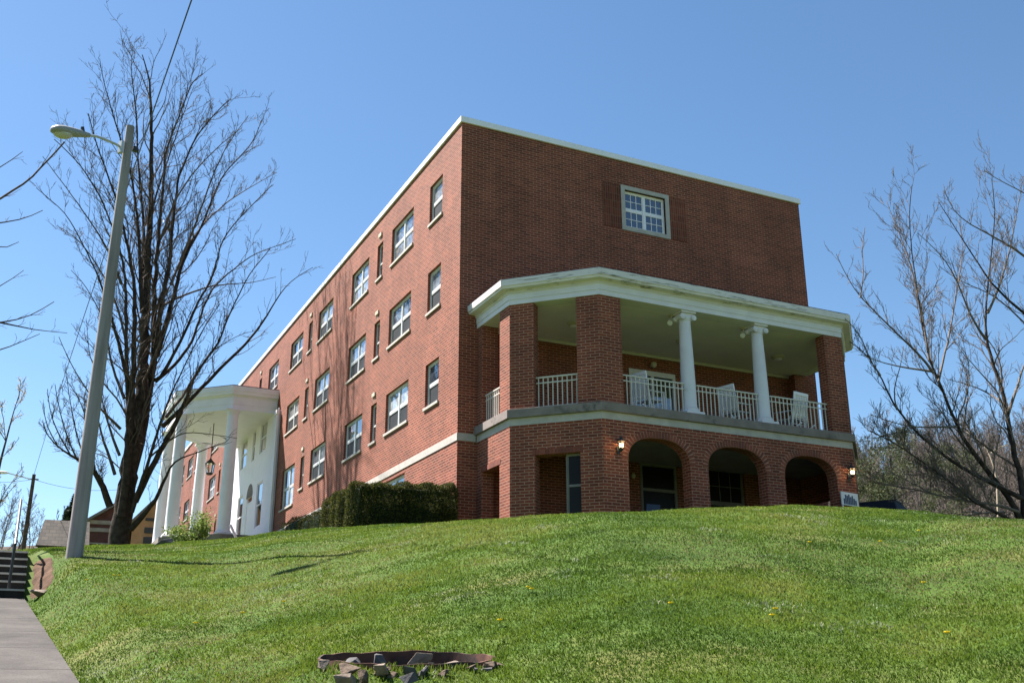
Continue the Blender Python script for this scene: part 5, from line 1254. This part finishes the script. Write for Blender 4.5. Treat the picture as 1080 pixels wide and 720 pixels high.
for i, hh_ in enumerate(hs):
    x = -sw*.36+i*sw*.1; mb.obox(cz+sdv*x+nv*.018+upv*(-hgt*.46+hgt*hh_*.46), sdv, nv, upv, sw*.034, .006, hgt*hh_*.45)
mb.build('painted_bars', plain('navy_paint', (.03,.05,.11), .5, .1, 8, .4), t)
mb = MB()
for s in (-1,1): mb.bar(cz+sdv*s*sw*.42-nv*.02+upv*(-hgt/2), (float((cz+sdv*s*sw*.42-nv*.02)[0]), float((cz+sdv*s*sw*.42-nv*.02)[1]), zbq-.05), .04, .03)
mb.build('leg', M['white'], t)
# car, only its roof shows over the crest
def car():
    D = 37; c = np.array(atD(926, 529, D)); zgc = g1(c[0], c[1]); c = np.array([c[0], c[1], zgc])
    fw = np.array([CAM[0]-c[0], CAM[1]-c[1], 0]); fw /= np.linalg.norm(fw); fw = fw+.25*np.array([fw[1], -fw[0], 0]); fw /= np.linalg.norm(fw); sd = np.array([-fw[1], fw[0], 0])
    t = thing('parked_car', tuple(c), 'dark parked car of which only the roof shows over the grass right of the porch', 'car')
    paint = plain('dark_car_paint', (.02,.021,.024), .45, .05, 2, .4)
    def shell(prof, hw0, hw1, name, mat):
        mb = MB(); n = len(prof); vs = []
        for s, z, k in prof: vs.append(c+fw*s+sd*(hw0+(hw1-hw0)*k)+np.array([0,0,z]))
        for s, z, k in prof: vs.append(c+fw*s-sd*(hw0+(hw1-hw0)*k)+np.array([0,0,z]))
        mb.add(vs, [tuple(range(n)), tuple(range(2*n-1,n-1,-1))]+[(i,(i+1)%n,n+(i+1)%n,n+i) for i in range(n)]); return mb.build(name, mat, t, bevel=.05)
    shell([(2.2,.35,0),(2.25,.62,0),(2.1,.78,0),(.95,.93,0),(-1.6,.97,0),(-2.2,.9,0),(-2.25,.5,0),(-2.15,.32,0)], .88, .88, 'body', paint)
    shell([(.95,.931,0),(.30,1.38,1),(-.1,1.42,1),(-.9,1.40,1),(-1.65,.971,0)], .82, .58, 'cabin', plain('tinted_glass', (.008,.008,.009), .6, .1, 3, .05))
    shell([(.28,1.40,1),(-.1,1.44,1),(-.9,1.425,1),(-.95,1.40,1)], .60, .60, 'roof_panel', paint)
    for s in (1.35,-1.35):
        for k in (-1,1):
            mb = MB(); q = c+fw*s+sd*k*.80+np.array([0,0,.32]); mb.tube([q-sd*.1, q+sd*.1], .32, 20); w = mb.build('wheel', M['dark'], t); mb = MB(); mb.tube([q+sd*k*.095, q+sd*k*.108], .19, 16); mb.build('rim', M['lamphead'], w)
car()

# ---------------------------------------------------------------- woods on the hill
M['wood_far'] = plain('far_bare_wood', (.125,.105,.09), .95, .35, .08, .05)
def wood_template(h, rg):
    w = Wood(); P = [np.zeros(3)]; cur = np.array([rg.normal()*.05, rg.normal()*.05, 1.]); m = 7
    for i in range(m): cur = cur+rg.normal(size=3)*.08+np.array([0,0,.06]); cur /= np.linalg.norm(cur); P.append(P[-1]+cur*h/m)
    P = np.array(P); R = np.linspace(h*.010, .02, m+1); w.tube(P, R, 4); twigs(w, P, R, 2, rg, .35, .45, 1.4, .017, .75, .2)
    return np.concatenate(w.V), np.concatenate(w.F)
rgw = np.random.default_rng(4); temps = [wood_template(h, rgw) for h in (9,10,11,8.5,12,10)]
Vs, Fs, off = [], [], 0
ur = rgw.uniform(830, 1240, 850); dr_ = 85+155*rgw.random(850)**1.0
ul = rgw.uniform(-260, 60, 50); dl = rgw.uniform(170, 240, 50)
for u, Dd in list(zip(ur, dr_))+list(zip(ul, dl)):
    r = ray(u, 500); a = math.atan2(r[0], r[1]); x, y = CAM[0]+Dd*math.sin(a), CAM[1]+Dd*math.cos(a); z = float(hill_z(a, Dd))-.5
    V, Fc = temps[rgw.integers(len(temps))]; s = .55+.55*rgw.random(); th_ = rgw.random()*6.28; c_, s_ = math.cos(th_), math.sin(th_)
    Vs.append(np.stack([(V[:,0]*c_-V[:,1]*s_)*s+x, (V[:,0]*s_+V[:,1]*c_)*s+y, V[:,2]*s+z], -1)); Fs.append(Fc+off); off += len(V)
o = np_mesh('bare_woods', np.concatenate(Vs), np.concatenate(Fs), M['wood_far']); setp(o, kind='stuff')
# evergreens in front of the woods
ge = 'pale evergreens below the wooded hill'
def bushy(name, base, h, r, label, n, grp):
    t = thing(name, base, label, 'evergreen tree', grp); base = np.array(base, float)
    mb = MB(); mb.tube([base+np.array([0,0,-.5]), base+np.array([.1,0,h*.9])], [.18,.04], 7); mb.build('trunk', M['bark'], t)
    k = 46; f = rng.random(k)**.8; rad = r*np.sqrt(np.clip(1-((f-.45)/.62)**2, .05, 1)); a = rng.uniform(0, 2*math.pi, k); q_ = np.sqrt(rng.random(k))
    cen = base+np.stack([rad*q_*np.cos(a), rad*q_*np.sin(a), h*(.22+.74*f)], -1); sz = r*rng.uniform(.13,.30,k)
    i_ = rng.integers(0, k, n); d = rng.normal(size=(n,3)); d /= np.linalg.norm(d, axis=1)[:,None]; P = cen[i_]+d*(sz[i_]*rng.random(n)**.4)[:,None]*np.array([1.25,1.25,.7])
    V, Fq = leaf_quads(P, d+np.array([0,0,.3]), .20, .03, .6); np_mesh('foliage', V, Fq, M['pinegreen'], t)
for u, v, D, r_, lab in ((934,452,78,3.4,'tallest pale green evergreen just right of the porch corner'),(914,486,70,2.6,'low green evergreen closest to the right porch corner'),(1003,462,92,3.0,'lone thin evergreen among the bare trees on the hill')):
    q = atD(u, v, D); a = math.atan2(q[0]-CAM[0], q[1]-CAM[1]); z = max(g1(q[0], q[1]), float(hill_z(a, D)) if D > 75 else -99)-.3
    bushy('evergreen_tree', (q[0], q[1], z), float(q[2])-z, r_, lab, 8000, ge)
